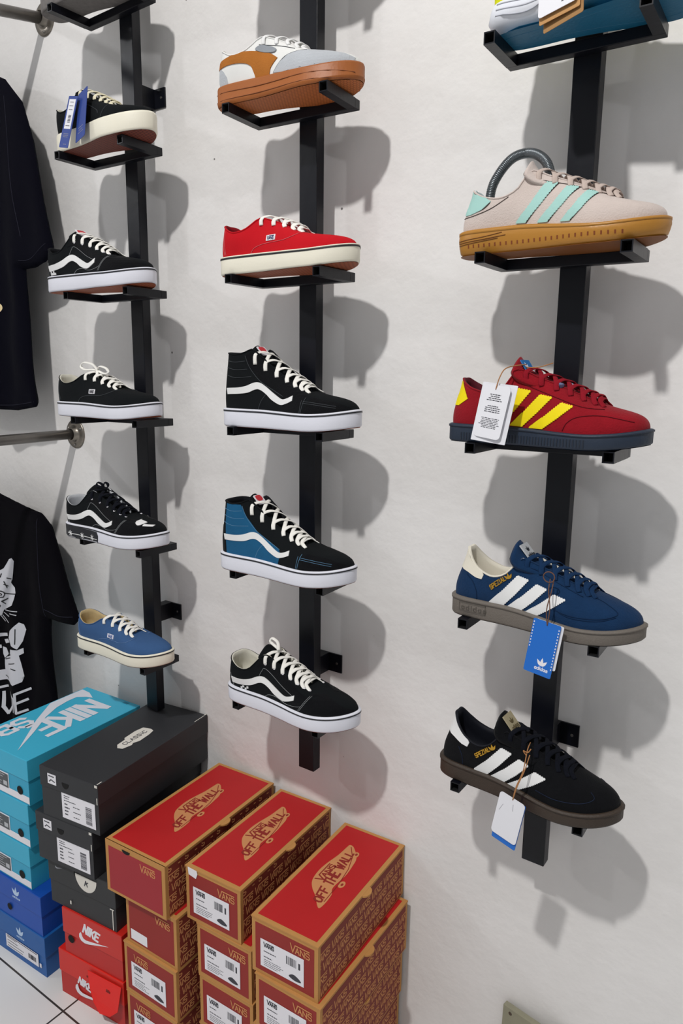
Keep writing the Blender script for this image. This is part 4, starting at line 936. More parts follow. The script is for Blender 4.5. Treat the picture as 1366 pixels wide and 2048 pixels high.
for i, (xx, yy, yw, w_, fl, lk, lb) in enumerate([(-.753, -.338, 2, .142, False, 2, 'lowest red and kraft box of the left red stack'), (-.755, -.338, 2, .146, False, 2, 'red and kraft box with a shoe-print label, second from the floor, left red stack'),
      (-.748, -.334, 2, .140, False, 1, 'red and kraft box directly under the crimson-ended box, small blank white sticker on it'), (-.778, -.350, 3.5, .158, True, 0, 'topmost box of the left red stack with a full crimson end flap')]):
    t = vans_box(xx, yy, yw, H1*i, w_, .29 if i < 3 else .333, H1, lb, GV, lab=(lk == 2), top=(i == 3), flap=fl, labkind=lk)
    if i == 2: print_on('blank_sticker', [rect(.012, .012, .058, .034)], faces(w_, .3, H1)['front'] @ Matrix.Translation((0, 0, .0006)), WLAB, t)
def lidded(x, y, yaw, z, w, l, h, body, lidm, label, group, lid=.42, name='shoe_box'):
    t = box_root(x, y, yaw, z, label, group); e = .0022
    bo = hollow_box(w, l, h-.0025).obj('body', body, t)
    lo = hollow_box(w, l, h, h*(1-lid), e).obj('lid', lidm, t); bevel(lo, .0012, 2)
    return t, bo, lo, faces(w, l, h)
CHAR = mat('charcoal card', '#26272b', .55, var=.1, vscale=15); CHAR2 = mat('dark charcoal card', '#2b2c2e', .6, var=.1, vscale=15)
REDN = mat('bright red card', '#d01f12', .45, var=.05, vscale=15); REDD = mat('red card', '#b81d18', .5, var=.05, vscale=15)
TUR = mat('turquoise card', '#3aaccd', .5, var=.04, vscale=15); TURB = mat('turquoise body card', '#2f9fc2', .5, var=.04, vscale=15)
BL1 = mat('royal blue box card', '#0a49a8', .5, var=.06, vscale=15); BL2 = mat('blue box card', '#13589f', .5, var=.06, vscale=15)
SCUFF = mat('scuffed white card', '#d8d4cc', .9)
GK = 'dark and red boxes of the second stack'
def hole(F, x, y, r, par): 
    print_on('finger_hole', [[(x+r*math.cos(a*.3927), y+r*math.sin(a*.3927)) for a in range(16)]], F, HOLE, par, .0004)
def long_label(x0, y0, x1, y1, F, par, seed):
    lab = print_on('price_label', [rect(x0, y0, x1, y1)], F, WLAB, par, .0006); W_, H_ = x1-x0, y1-y0
    P = textlines(x0+W_*.07, x0+W_*.3, y1-H_*.12, y1-H_*.2, 2, .0016, seed, False)+textlines(x0+W_*.07, x0+W_*.6, y1-H_*.3, y1-H_*.3, 1, .0016, seed+1, False)
    P += textlines(x0+W_*.08, x0+W_*.24, y1-H_*.45, y1-H_*.85, 4, .0030, seed+2, False)+textlines(x0+W_*.34, x0+W_*.6, y1-H_*.45, y1-H_*.85, 3, .0016, seed+5, False)
    P += bars(x0+W_*.72, x0+W_*.90, y0+H_*.1, y1-H_*.22, 18, seed, True)
    print_on('print', P, F @ Matrix.Translation((0, 0, .0006)), INK, lab, .0002)
# charcoal boxes
red2 = lidded(-.962, -.352, 6, 0, .190, .335, .111, REDD, REDN, 'lowest red box of the second stack with a crumpled open flap', GK, .5)
t, bo, lo, Fm = red2; F = Fm['front'] @ Matrix.Translation((0, 0, .0024))
print_on('swoosh_mark', xf(swoosh(.085), 1, .050, .024, math.radians(-10))+xf(shear(word('NIKE', .017, .5, .18, .24)[0], .2), 1, .056, .050, math.radians(-10)), F, WLAB, lo)
g = G(); g.add([(.092, -.005, .100), (.19, -.005, .103), (.186, -.014, .050), (.168, -.019, .034), (.140, -.021, .030), (.120, -.018, .046), (.104, -.012, .068)], [(0, 1, 2, 3, 4, 5, 6)])
o = g.obj('open_flap', mat('glossy scarlet card', '#e01408', .35), lo); sd = o.modifiers.new('solidify', 'SOLIDIFY'); sd.thickness = .0012
print_on('flap_print', textlines(.09, .12, .085, .085, 1, .004, 2, False)+textlines(.15, .165, .082, .080, 2, .004, 3, False), plane((0, -.0195, 0), (1, -.03, 0), (0, .22, 1)) @ Matrix.Translation((0, 0, .004)), mat('dark red ink', '#7a120c', .7), o)
t, bo, lo, Fm = lidded(-.942, -.350, 6.5, .1115, .170, .335, .109, REDD, mat('tomato red card', '#c4241a', .45, var=.05, vscale=15), 'red box with white curved mark, directly under the dark box with a round white label', GK, .55)
F = Fm['front'] @ Matrix.Translation((0, 0, .0024))
print_on('swoosh_mark', xf(swoosh(.080), 1, .052, .050, math.radians(-4))+xf(shear(word('NIKE', .020, .5, .18, .24)[0], .2), 1, .060, .074, math.radians(-8)), F, WLAB, lo)
hole(F, .022, .040, .009, lo)
t, bo, lo, Fm = lidded(-.978, -.352, 6.5, .221, .192, .335, .109, CHAR2, CHAR2, 'dark grey box with a half-round white label, third from the floor', GK, .5)
F = Fm['front'] @ Matrix.Translation((0, 0, .0024))
print_on('round_label', [[(.112+.031*math.cos(a), .098+.034*math.sin(a)) for a in [math.pi+i*math.pi/14 for i in range(15)]]], F, SCUFF, lo, .0006)
print_on('label_figure', strokes([[(.108, .078), (.112, .090), (.116, .078)], [(.112, .083), (.118, .088)]], .0022), F @ Matrix.Translation((0, 0, .0007)), INK, lo)
print_on('swoosh_mark', xf(swoosh(.020), 1, .022, .088), F, mat('grey print', '#9a9ca4', .6), lo)
hole(F, .086, .096, .009, lo)
print_on('scuff', [rect(.184, .004, .1862, .05), rect(.178, .05, .189, .052), rect(.060, .016, .064, .024)], F, SCUFF, lo)
for i, (x, y, z, h, yw, lb) in enumerate([(-.990, -.366, .3305, .109, 7.5, 'charcoal box with barcode label, second from the top of its stack'), (-.966, -.364, .440, .111, 7.5, 'topmost charcoal box of the second stack, small white label on its lid')]):
    w = .160
    t, bo, lo, Fm = lidded(x, y, yw, z, w, .342, h, CHAR, CHAR, lb, GK, .40)
    F = Fm['front']
    long_label(w*.36, .010, w*.94, h*.60, F @ Matrix.Translation((0, 0, .0004)), bo, 11+i)
    F2 = F @ Matrix.Translation((0, 0, .0024)); s_ = print_on('size_sticker', [rect(.022, h*.70, .046, h*.90)], F2, WLAB, lo, .0005)
    print_on('print', strokes([[(.026, h*.80), (.042, h*.815)]], .002)+word('BL', .006, .6, .3, .2)[0] and strokes([[(.026, h*.86), (.040, h*.855)], [(.027, h*.75), (.032, h*.79), (.042, h*.76)]], .0022), F2 @ Matrix.Translation((0, 0, .0006)), INK, s_)
    print_on('thumb_notch', [[(.072+.0095*math.cos(a), h*.80+.011*math.sin(a)) for a in [math.pi*.97+k*math.pi*1.06/12 for k in range(13)]]], F2, HOLE, lo, .0004)
    print_on('scuff', [rect(w-.006, h-.006, w+.001, h-.0005), rect(w-.002, h*.62, w, h*.75)], F2, SCUFF, lo)
    if i == 1:
        Ft = Fm['toplong'] @ Matrix.Translation((0, 0, .0006)); lab = print_on('lid_label', [[(.125,.070),(.128,.058),(.150,.052),(.158,.056),(.172,.050),(.205,.052),(.222,.056),(.226,.066),(.222,.086),(.200,.090),(.165,.088),(.160,.082),(.135,.080)]], Ft, SCUFF, lo)
        print_on('lid_lettering', xf(word('CLASSIC', .010, .75, .35, .16)[0], 1, .143, .064), Ft @ Matrix.Translation((0, 0, .0005)), INK, lab)
        print_on('edge_scuff', [rect(.30, .0005, .335, .002), rect(.338, .001, .345, .004), rect(.0, .0, .012, .002)], Ft, SCUFF, lo)
# turquoise and blue boxes
GT = 'turquoise and blue boxes of the leftmost stack'
for i, (dx, z, h, lb) in enumerate([(-.018, .205, .107, 'turquoise box resting on the blue boxes'), (-.010, .3125, .107, 'turquoise box in the middle of the three turquoise ones'), (0, .420, .108, 'topmost turquoise box with big white lettering on its lid')]):
    w, l = .196, .315
    t, bo, lo, Fm = lidded(-1.043-w+.002+dx, -.360, 3, z, w, l, h, TURB, TUR, lb, GT, .46)
    F = Fm['front']; F1 = F @ Matrix.Translation((0, 0, .0004)); 
    band = print_on('white_band', [rect(.0, .004, w, .020)], F1, WLAB, bo, .0005)
    lab = print_on('price_label', [rect(w*.20, .016, w*.64, h*.50)], F1, WLAB, bo, .0008)
    print_on('grey_label_print', [rect(w*.22, .019, w*.63, h*.48)], F1 @ Matrix.Translation((0, 0, .0008)), mat('label grey', '#55585c', .7), lab)
    print_on('print', textlines(w*.26, w*.58, h*.44, .024, 5, .0014, 20+i, False)+[rect(w*.54, .024, w*.61, .034)], F1 @ Matrix.Translation((0, 0, .0012)), mat('pale label ink', '#b9bbc0', .7), lab)
    hole(F1 @ Matrix.Translation((0, 0, .0006)), w*.84, .028, .010, bo)
    if i == 2:
        Ft = Fm['topback'] @ Matrix.Translation((0, 0, .0004)); # u towards the room, v towards +x
        P, ww = word('NIKE', .074, .42, .14, .17); k = .170/ww
        Q = [[(.050+x*k, .066+y) for x, y in q] for q in P]
        P2, w2 = word('SB', .044, .66, .22, .22); k = .078/w2
        Q += [[(.200+x*k, .015+y) for x, y in q] for q in P2]
        # long swoosh between the two words: (share of length from the back, share of width from the right)
        SW = [(.108,.67),(.06,.83),(.05,.985),(.15,.99),(.36,.99),(.60,.735),(.954,.27),(.72,.50),(.528,.71),(.38,.82),(.26,.86),(.17,.86),(.125,.76)]
        Q += [[(a*l, w*(1-b)) for a, b in SW]]
        print_on('lid_lettering', Q, Ft, mat('pale lilac print', '#d5d8e2', .6), lo, .0003)
        print_on('lid_notch', [rect(.004, .150, .012, .166)], Ft, mat('deep turquoise', '#24839f', .6), lo)
for i, (dx, z, h, m, lb) in enumerate([(.022, 0, .103, BL2, 'lowest blue box of the leftmost stack with a wide white label'), (.018, .1035, .101, BL1, 'deep blue box directly under the turquoise boxes')]):
    w = .200; t, bo, lo, Fm = lidded(-1.043-w+dx, -.362, 3, z, w, .33, h, m, m, lb, GT, .5)
    F = Fm['front'] @ Matrix.Translation((0, 0, .0024))
    print_on('three_leaf_mark', xf(trefoil(.022), 1, w*.56, h*.66)+xf(word('adidas', .005, .8, .25, .2)[0], 1, w*.56-.013, h*.60), F, mat('pale blue print', '#b9cfea', .6), lo)
    if i == 0:
        lab = print_on('price_label', [rect(w*.28, .018, w*.88, .050)], F, WLAB, lo, .0007)
        print_on('print', textlines(w*.31, w*.62, .044, .022, 4, .0012, 31, False)+bars(w*.70, w*.84, .026, .038, 16, 4)+[rect(w*.3, .0475, w*.86, .049)], F @ Matrix.Translation((0, 0, .0007)), INK, lab)
        print_on('brown_label_edge', [rect(w*.9, .02, w*.93, .03)], F, WLAB, lo)
    else: hole(F, w*.42, h*.28, .008, lo)

# ------------------------------------------------------------------ clothes rails, shirts
STEEL = mat('worn chrome tube', '#77736f', .35, metal=.75, var=.2, vscale=30)
def rail(x, z, dz, label):
    t = empty('clothes_rail', (x, 0, z), 0, label, 'rail'); g = G()
    g.sweep([(0, -.002, 0), (0, -.48, dz*.48/.112)], .0125, n=20)
    g.obj('tube', STEEL, t, True)
    f = G(); M = plane((0, 0, 0), (1, 0, 0), (0, 0, 1))
    f.lathe([(0, .004), (.012, .004), (.0135, .016), (.016, .017), (.0175, .006), (.024, .0045), (.035, .004), (.037, .002), (.037, 0)], 32, M)
    f.obj('wall_flange', mat('tarnished flange steel', '#8c857c', .3, metal=.85, var=.3, vscale=60), t, True)
    s = G()
    for a in (0.5, 2.6, 4.7): s.lathe([(0, .0072), (.003, .0066), (.0035, .004)], 10, M @ Matrix.Translation((.028*math.cos(a), .028*math.sin(a), 0)))
    s.obj('flange_screws', ZINC, t, True)
rail(-1.304, 1.192, -.002, 'lower steel clothes rail fixed to the wall above the cat-print shirt')
rail(-1.333, 2.158, -.022, 'upper steel clothes rail fixed to the wall at top left')
def shirt(name, pts, y, m, label, seed, hem):
    """hanging tee: outline in (x, z), puffed front and back with folds"""
    rr = random.Random(seed); bm = bmesh.new()
    vs = [bm.verts.new((x, 0, z)) for x, z in pts]
    for tri in tessellate_polygon([[Vector((x, z, 0)) for x, z in pts]]):
        try: bm.faces.new([vs[i] for i in tri])
        except ValueError: pass
    x0, x1, z0, z1 = min(p[0] for p in pts), max(p[0] for p in pts), min(p[1] for p in pts), max(p[1] for p in pts)
    for ax, lo, hi in ((0, x0, x1), (2, z0, z1)):
        k = math.ceil(lo/.008)
        while k*.008 < hi:
            c = [0, 0, 0]; c[ax] = k*.008; no = [0, 0, 0]; no[ax] = 1
            bmesh.ops.bisect_plane(bm, geom=bm.verts[:]+bm.edges[:]+bm.faces[:], plane_co=c, plane_no=no, dist=1e-6); k += 1
    bm.verts.index_update(); base = [(v.co.x, v.co.z) for v in bm.verts]; fc = [[v.index for v in f.verts] for f in bm.faces]
    be = [(e.verts[0].index, e.verts[1].index) for e in bm.edges if len(e.link_faces) == 1]; bm.free()
    S = list(zip(pts, pts[1:]+pts[:1]))
    def dist(x, z):
        d = 9
        for (ax, az), (bx, bz) in S:
            dx, dz = bx-ax, bz-az; t = max(0, min(1, ((x-ax)*dx+(z-az)*dz)/(dx*dx+dz*dz))); d = min(d, math.hypot(x-ax-t*dx, z-az-t*dz))
        return d
    ph = [rr.uniform(0, 6) for _ in range(6)]
    def fold(x, z):
        dn = (z1-z)/(z1-z0)
        return .009*dn*math.sin(x*34+ph[0]+z*3)+.006*dn*math.sin(x*61+ph[1]-z*6)+.004*math.sin(x*22+z*28+ph[2])*dn
    fr = []; bk = []
    for x, z in base:
        d = dist(x, z); r = min(1, d/.03); e = math.sqrt(max(0, 1-(1-r)**2))*.016; f = fold(x, z)*min(1, d/.02+.3)
        fr.append((x, y+f-e, z)); bk.append((x, y+f+e*.7, z))
    n = len(fr); V = fr+bk; F = []
    for f in fc:
        a, b, c = (Vector(fr[i]) for i in f[:3]); nn = (b-a).cross(c-a)
        g_ = f if nn.y < 0 else f[::-1]; F.append(tuple(g_)); F.append(tuple(n+i for i in reversed(g_)))
    for i, j in be: F.append((i, j, n+j, n+i))
    cx = (x0+x1)/2; root = empty(name, (0, 0, 0), 0, label, 't-shirt', None)
    o = obj('shirt_cloth', V, F, m, root, True)
    bm = bmesh.new(); bm.from_mesh(o.data); bmesh.ops.recalc_face_normals(bm, faces=bm.faces); bm.to_mesh(o.data); bm.free()
    g = G(); g.F = [tuple(f) for f in F]; g.V = [Vector(v) for v in V]
    o.data.polygons.foreach_set('use_smooth', [True]*len(o.data.polygons))
    bv = BVHTree.FromPolygons(g.V, g.F)
    for hl in hem:
        hg = G(); P = []
        for q in spline([(a, 0, b) for a, b in hl], 8):
            h_ = bv.ray_cast(Vector((q.x, -2, q.z)), Vector((0, 1, 0)))
            if h_[0]: P.append(h_[0]+Vector((0, -.0004, 0)))
        if len(P) > 2: hg.sweep(P, .0008, n=5); hg.obj('hem_stitching', fab('dark thread', '#22222e', .9, bump=0), root)
    return root, bv
def project_print(name, polys, bv, m, par, off=.0012, step=.01):
    bm = bmesh.new()
    for P in polys:
        try: bm.faces.new([bm.verts.new((x, 0, z)) for x, z in P])
        except ValueError: pass
    bmesh.ops.triangulate(bm, faces=bm.faces[:])
    xs = [v.co.x for v in bm.verts]; zs = [v.co.z for v in bm.verts]
    for ax, lo, hi in ((0, min(xs), max(xs)), (2, min(zs), max(zs))):
        k = math.ceil(lo/step)
        while k*step < hi:
            c = [0, 0, 0]; c[ax] = k*step; no = [0, 0, 0]; no[ax] = 1
            bmesh.ops.bisect_plane(bm, geom=bm.verts[:]+bm.edges[:]+bm.faces[:], plane_co=c, plane_no=no, dist=1e-6); k += 1
    bm.verts.index_update(); V = []
    for v in bm.verts:
        h_ = bv.ray_cast(Vector((v.co.x, -2, v.co.z)), Vector((0, 1, 0))); V.append((h_[0] if h_[0] else Vector((v.co.x, -.1, v.co.z)))+Vector((0, -off, 0)))
    F = [tuple(v.index for v in f.verts) for f in bm.faces]; bm.free(); return obj(name, V, F, m, par)
NVT = mat('navy black jersey', '#060611', .95, bump=.2, bscale=900, spec=.1); BKT = mat('black jersey', '#040308', .95, bump=.2, bscale=900, spec=.1)
def tee(cx, zt, right):
    """right = outline of the right half from neck to hem; mirrored for the left"""
    L = [(2*cx-x, z) for x, z in reversed(right)]
    return right+L
r1 = [(-1.60,2.030),(-1.575,2.036),(-1.545,2.062),(-1.52,2.066),(-1.45,2.045),(-1.375,2.012),(-1.315,1.955),(-1.285,1.87),(-1.262,1.76),(-1.235,1.645),(-1.232,1.622),(-1.262,1.600),(-1.300,1.590),(-1.340,1.588),(-1.342,1.50),(-1.338,1.262),(-1.42,1.250),(-1.60,1.246)]
sh1, bv1 = shirt('hanging_shirt', tee(-1.60, 2.06, r1[:-1])[:-1], -.085, NVT, 'plain navy-black short-sleeved shirt hanging at the upper left', 3,
    [[(-1.335, 1.275), (-1.42, 1.264), (-1.5, 1.262)], [(-1.338, 1.606), (-1.30, 1.608), (-1.245, 1.638)], [(-1.328, 1.66), (-1.345, 1.75), (-1.352, 1.86), (-1.36, 1.97)]])
project_print('chest_print', [sp2([(-1.462,1.510),(-1.446,1.512),(-1.440,1.502),(-1.448,1.492),(-1.463,1.494)], 4)], bv1, mat('pale gold print', '#dcc79a', .7), sh1)
r2 = [(-1.62,1.045),(-1.62,1.008),(-1.595,1.013),(-1.572,1.034),(-1.54,1.026),(-1.42,1.003),(-1.345,.993),(-1.305,.965),(-1.285,.91),(-1.250,.82),(-1.212,.735),(-1.235,.716),(-1.285,.712),(-1.334,.712),(-1.338,.66),(-1.336,.58),(-1.335,.40),(-1.335,.30)]
sh2, bv2 = shirt('printed_shirt', tee(-1.62, 1.05, r2[1:])[:-1], -.085, BKT, 'black cat-print short-sleeved shirt hanging behind the turquoise boxes', 5,
    [[(-1.225, .742), (-1.28, .736), (-1.335, .742)], [(-1.336, .722), (-1.343, .80), (-1.345, .88), (-1.345, .98)]])
CATW = [[(-1.6062,0.7257),(-1.5687,0.7683),(-1.5364,0.8115),(-1.5133,0.8228),(-1.4838,0.8532),(-1.4707,0.8577),(-1.4612,0.8508),(-1.4649,0.8381),(-1.4733,0.805),(-1.4743,0.7975),(-1.4836,0.791),(-1.4644,0.7773),(-1.4628,0.7628),(-1.4694,0.7444),(-1.4794,0.7251),(-1.5021,0.7143),(-1.525,0.7034),(-1.5406,0.685),(-1.5828,0.6686),(-1.6155,0.6618)],[(-1.4555,0.6814),(-1.4393,0.6787),(-1.4326,0.6653),(-1.4495,0.629),(-1.4719,0.6011),(-1.4991,0.6049),(-1.5138,0.6245),(-1.5022,0.6475)],[(-1.5049,0.5933),(-1.4722,0.5985),(-1.4512,0.6085),(-1.4518,0.5932),(-1.4745,0.5801),(-1.4743,0.5648),(-1.4619,0.5628),(-1.47,0.548),(-1.4537,0.5265),(-1.4752,0.5235),(-1.46,0.5095),(-1.4919,0.4932),(-1.5126,0.5008),(-1.5536,0.4899),(-1.6446,0.4605),(-1.6401,0.4915),(-1.5493,0.5227),(-1.5395,0.5461),(-1.5449,0.5552),(-1.5257,0.5677),(-1.5073,0.5747)],[(-1.6225,0.6131),(-1.5209,0.637),(-1.5198,0.6283),(-1.6243,0.6009)],[(-1.5513,0.5902),(-1.5313,0.5909),(-1.5156,0.5779),(-1.5445,0.5579),(-1.5519,0.5692)],[(-1.5415,0.6131),(-1.5187,0.6209),(-1.5089,0.6129),(-1.5341,0.6032)],[(-1.5941,0.588),(-1.5574,0.5939),(-1.5564,0.5851),(-1.596,0.5744)],[(-1.6202,0.6608),(-1.6536,0.6539),(-1.6962,0.653),(-1.7085,0.6665),(-1.7324,0.6684),(-1.7565,0.6703),(-1.7625,0.688),(-1.7644,0.7064),(-1.7576,0.7237),(-1.7293,0.7474),(-1.7384,0.7511),(-1.7371,0.7592),(-1.7364,0.7936),(-1.7367,0.8066),(-1.7227,0.818),(-1.7084,0.8177),(-1.6836,0.7945),(-1.6608,0.7905),(-1.6383,0.7558),(-1.6109,0.7249)],[(-1.7545,0.592),(-1.7479,0.5716),(-1.7727,0.5412),(-1.8087,0.5216),(-1.8283,0.5423),(-1.8379,0.5765),(-1.8242,0.5962),(-1.8019,0.6078)],[(-1.7726,0.5107),(-1.7524,0.5128),(-1.7332,0.5092),(-1.7427,0.4958),(-1.7387,0.4746),(-1.645,0.4903),(-1.6495,0.4592),(-1.7441,0.4398),(-1.7912,0.4274),(-1.8204,0.4054),(-1.857,0.4043),(-1.8316,0.431),(-1.8594,0.421),(-1.8298,0.4572),(-1.8354,0.47),(-1.8182,0.4799),(-1.8126,0.4982),(-1.8379,0.5006),(-1.8333,0.5186),(-1.8092,0.5187),(-1.7693,0.5309)],[(-1.6291,0.5998),(-1.7393,0.579),(-1.7352,0.5895),(-1.6273,0.6121)],[(-1.7204,0.5288),(-1.7328,0.512),(-1.7613,0.519),(-1.7378,0.5425),(-1.7143,0.552)],[(-1.7304,0.5578),(-1.7579,0.5556),(-1.7432,0.57),(-1.7183,0.5729)],[(-1.668,0.5575),(-1.71,0.549),(-1.7059,0.5594),(-1.6659,0.5714)],[(-1.5168,0.7063),(-1.4586,0.7123),(-1.4595,0.71),(-1.5178,0.7039)],[(-1.4915,0.7009),(-1.4618,0.7016),(-1.4633,0.6992),(-1.493,0.6985)],[(-1.5353,0.6874),(-1.5011,0.672),(-1.5042,0.6698),(-1.5384,0.6852)],[(-1.5259,0.697),(-1.4944,0.6922),(-1.4967,0.6898),(-1.5282,0.6946)],[(-1.5445,0.683),(-1.5228,0.6712),(-1.5261,0.669),(-1.5478,0.6808)],[(-1.7169,0.6637),(-1.7868,0.6434),(-1.7872,0.6457),(-1.7173,0.666)],[(-1.7487,0.6461),(-1.7858,0.6326),(-1.7867,0.6347),(-1.7497,0.6482)],[(-1.6987,0.6522),(-1.7445,0.6187),(-1.7476,0.6197),(-1.7017,0.6532)],[(-1.7076,0.658),(-1.7471,0.6378),(-1.7491,0.6395),(-1.7096,0.6596)],[(-1.6892,0.6516),(-1.7185,0.6283),(-1.7217,0.6291),(-1.6924,0.6524)]]
CATB = [[(-1.535,0.7267),(-1.4938,0.7446),(-1.4934,0.7417),(-1.531,0.7237)],[(-1.5467,0.752),(-1.5301,0.7581),(-1.5289,0.7557),(-1.5455,0.7496)],[(-1.5311,0.7579),(-1.5135,0.7568),(-1.5158,0.7538),(-1.5334,0.755)],[(-1.514,0.757),(-1.5096,0.7501),(-1.5143,0.7482),(-1.5187,0.7551)],[(-1.5095,0.7505),(-1.5187,0.7398),(-1.5229,0.7402),(-1.5137,0.7509)],[(-1.5185,0.7399),(-1.5394,0.7345),(-1.5396,0.7372),(-1.5187,0.7426)],[(-1.5382,0.7345),(-1.5514,0.7367),(-1.5485,0.7396),(-1.5354,0.7375)],[(-1.5129,0.7549),(-1.4627,0.7612),(-1.4636,0.7583),(-1.5137,0.752)],[(-1.536,0.7508),(-1.5251,0.7489),(-1.528,0.746),(-1.5389,0.7478)],[(-1.5249,0.7483),(-1.5316,0.741),(-1.5357,0.7416),(-1.529,0.7488)],[(-1.5519,0.7224),(-1.5385,0.7122),(-1.5428,0.7098),(-1.5562,0.72)],[(-1.5385,0.712),(-1.5454,0.7055),(-1.5493,0.7062),(-1.5424,0.7128)],[(-1.5003,0.7994),(-1.4763,0.8008),(-1.4775,0.7979),(-1.5016,0.7965)],[(-1.5125,0.7873),(-1.4961,0.7715),(-1.5004,0.7693),(-1.5169,0.7851)],[(-1.5214,0.8071),(-1.5281,0.7944),(-1.5328,0.7943),(-1.526,0.8069)],[(-1.4936,0.7753),(-1.5174,0.7766),(-1.5153,0.7795),(-1.4915,0.7782)],[(-1.5264,0.7275),(-1.5068,0.7255),(-1.5093,0.7226),(-1.5289,0.7245)],[(-1.4688,0.6605),(-1.4768,0.6144),(-1.4807,0.6136),(-1.4727,0.6597)],[(-1.5396,0.5575),(-1.5027,0.572),(-1.502,0.5699),(-1.5389,0.5554)],[(-1.5161,0.5504),(-1.4824,0.5602),(-1.4824,0.5579),(-1.5162,0.5481)],[(-1.5523,0.5048),(-1.5142,0.5091),(-1.5155,0.5065),(-1.5537,0.5022)],[(-1.4989,0.542),(-1.4775,0.5417),(-1.4794,0.5391),(-1.5008,0.5394)],[(-1.5183,0.5863),(-1.5002,0.5793),(-1.5033,0.577),(-1.5214,0.5839)],[(-1.695,0.6917),(-1.7338,0.6956),(-1.7323,0.6991),(-1.6894,0.6967)],[(-1.67,0.7264),(-1.6871,0.7263),(-1.685,0.7295),(-1.6679,0.7295)],[(-1.6822,0.7274),(-1.7031,0.7188),(-1.7048,0.7212),(-1.6839,0.7297)],[(-1.6992,0.7215),(-1.7067,0.7119),(-1.7115,0.7121),(-1.704,0.7217)],[(-1.7064,0.7147),(-1.6991,0.7066),(-1.7042,0.7044),(-1.7115,0.7125)],[(-1.7033,0.7075),(-1.6807,0.7103),(-1.6818,0.7072),(-1.7044,0.7044)],[(-1.6855,0.7088),(-1.6698,0.7166),(-1.6675,0.7146),(-1.6831,0.7068)],[(-1.706,0.716),(-1.7651,0.7015),(-1.7652,0.7044),(-1.7061,0.7188)],[(-1.6781,0.7218),(-1.6913,0.7152),(-1.6937,0.7173),(-1.6805,0.7238)],[(-1.6892,0.7188),(-1.6838,0.7136),(-1.6887,0.7112),(-1.6941,0.7165)],[(-1.6673,0.6983),(-1.6857,0.6814),(-1.69,0.6822),(-1.6714,0.6991)],[(-1.6853,0.6846),(-1.6794,0.6803),(-1.6842,0.6778),(-1.69,0.682)],[(-1.7059,0.7608),(-1.7344,0.7528),(-1.735,0.7556),(-1.7065,0.7635)],[(-1.6917,0.7541),(-1.7162,0.7298),(-1.7207,0.7304),(-1.6961,0.7548)],[(-1.6741,0.7817),(-1.6704,0.7703),(-1.6757,0.7687),(-1.6793,0.7801)],[(-1.7239,0.7362),(-1.6953,0.7472),(-1.6937,0.7449),(-1.7224,0.7338)],[(-1.6972,0.6917),(-1.7209,0.6809),(-1.7229,0.6832),(-1.6992,0.6939)],[(-1.7873,0.5911),(-1.793,0.5413),(-1.7977,0.5401),(-1.792,0.59)],[(-1.7404,0.506),(-1.7809,0.5021),(-1.7793,0.5049),(-1.7388,0.5088)],[(-1.7706,0.4848),(-1.8101,0.4765),(-1.8093,0.4792),(-1.7699,0.4875)],[(-1.7401,0.4537),(-1.7855,0.4359),(-1.7863,0.4382),(-1.7408,0.456)],[(-1.7929,0.4656),(-1.8206,0.4523),(-1.8222,0.4543),(-1.7945,0.4676)],[(-1.7522,0.5291),(-1.7769,0.511),(-1.78,0.512),(-1.7552,0.5301)]]
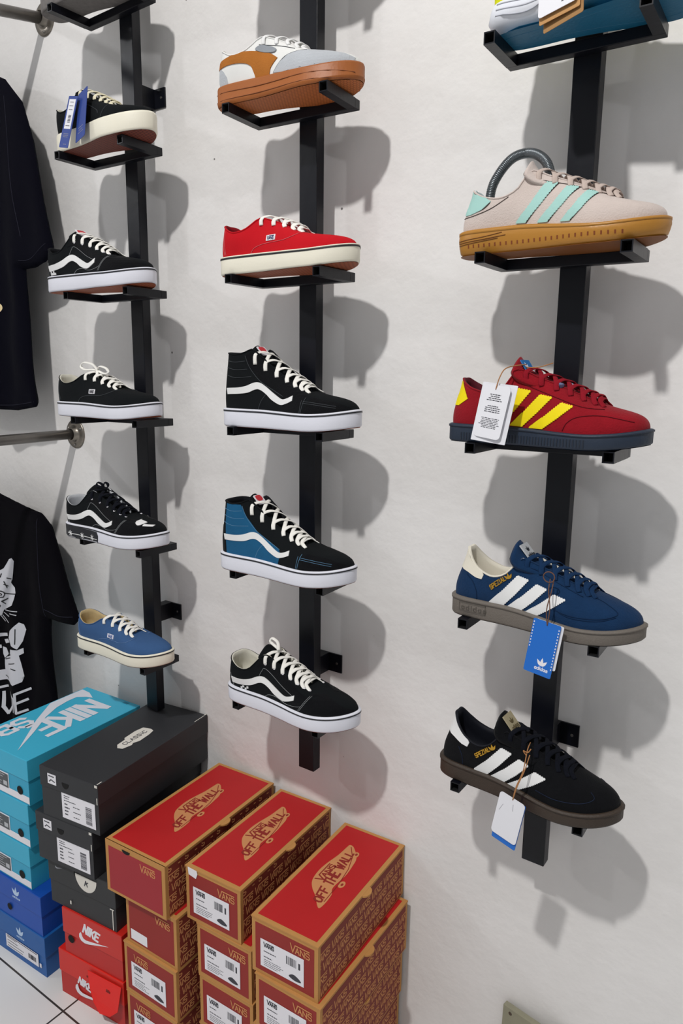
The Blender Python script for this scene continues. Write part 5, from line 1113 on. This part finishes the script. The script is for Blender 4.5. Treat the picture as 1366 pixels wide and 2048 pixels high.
WORD = [[(-1.6481,0.4383),(-1.5487,0.4753),(-1.5474,0.4686),(-1.6468,0.4314)],[(-1.593,0.455),(-1.5989,0.384),(-1.6119,0.3799),(-1.6059,0.4513)],[(-1.5712,0.4489),(-1.5755,0.3989),(-1.5883,0.395),(-1.5839,0.4452)],[(-1.5771,0.4041),(-1.5585,0.384),(-1.5703,0.3772),(-1.5891,0.3974)],[(-1.5732,0.38),(-1.5424,0.4143),(-1.5323,0.4133),(-1.563,0.3792)],[(-1.546,0.4072),(-1.5421,0.4553),(-1.5297,0.4589),(-1.5335,0.411)],[(-1.5211,0.4698),(-1.5073,0.4059),(-1.5196,0.401),(-1.5333,0.465)],[(-1.5208,0.4019),(-1.5014,0.4514),(-1.4896,0.4535),(-1.5088,0.4042)],[(-1.4993,0.4454),(-1.534,0.4628),(-1.5238,0.4701),(-1.4894,0.4527)],[(-1.4801,0.4725),(-1.4857,0.409),(-1.4979,0.4052),(-1.4922,0.469)],[(-1.4965,0.4106),(-1.4464,0.4343),(-1.4437,0.4284),(-1.4937,0.4046)],[(-1.4916,0.4697),(-1.4328,0.4989),(-1.4294,0.4934),(-1.488,0.4641)],[(-1.4945,0.44),(-1.4431,0.4665),(-1.4394,0.461),(-1.4908,0.4344)]]
PRW = mat('white screen print', '#c9c9d0', .8)
project_print('cat_faces_print', CATW, bv2, PRW, sh2)
project_print('cat_line_print', CATB, bv2, mat('black screen print', '#0a0a10', .8), sh2, .0019)
project_print('lettering_print', WORD, bv2, PRW, sh2)

for cx, zc, sh_, m_ in ((-1.60, 2.052, sh1, NVT), (-1.62, 1.026, sh2, BKT)):
    g = G(); g.sweep([(cx+.062*math.cos(a*.3142), -.085+.018*math.sin(a*.3142)-.004, zc+.006-.020*max(0, -math.sin(a*.3142))) for a in range(20)], .006, .0035, n=8, closed=True)
    g.obj('collar_rib', m_, sh_, True)
# ------------------------------------------------------------------ offcut board low on the wall
g = G(); g.box(-.0, .115, -.012, 0, 0, .205)
bd = g.obj('leaning_board', mat('pale weathered plywood', '#8f8c78', .8, bump=.3, bscale=60, var=.15, vscale=30))
bd.location = (-.079, -.012, .003); bd.rotation_euler = (math.radians(-2.5), 0, math.radians(-9)); bevel(bd, .001)
tag(bd, 'pale weathered board standing on the floor against the wall at lower right', 'board')
g = G(); g.lathe([(0, .0008), (.003, .0006), (.0035, 0)], 12, plane((.0155, -.0122, .195), (1, 0, 0), (0, 0, 1))); g.obj('screw', mat('rusty screw', '#4a3c30', .6), bd)
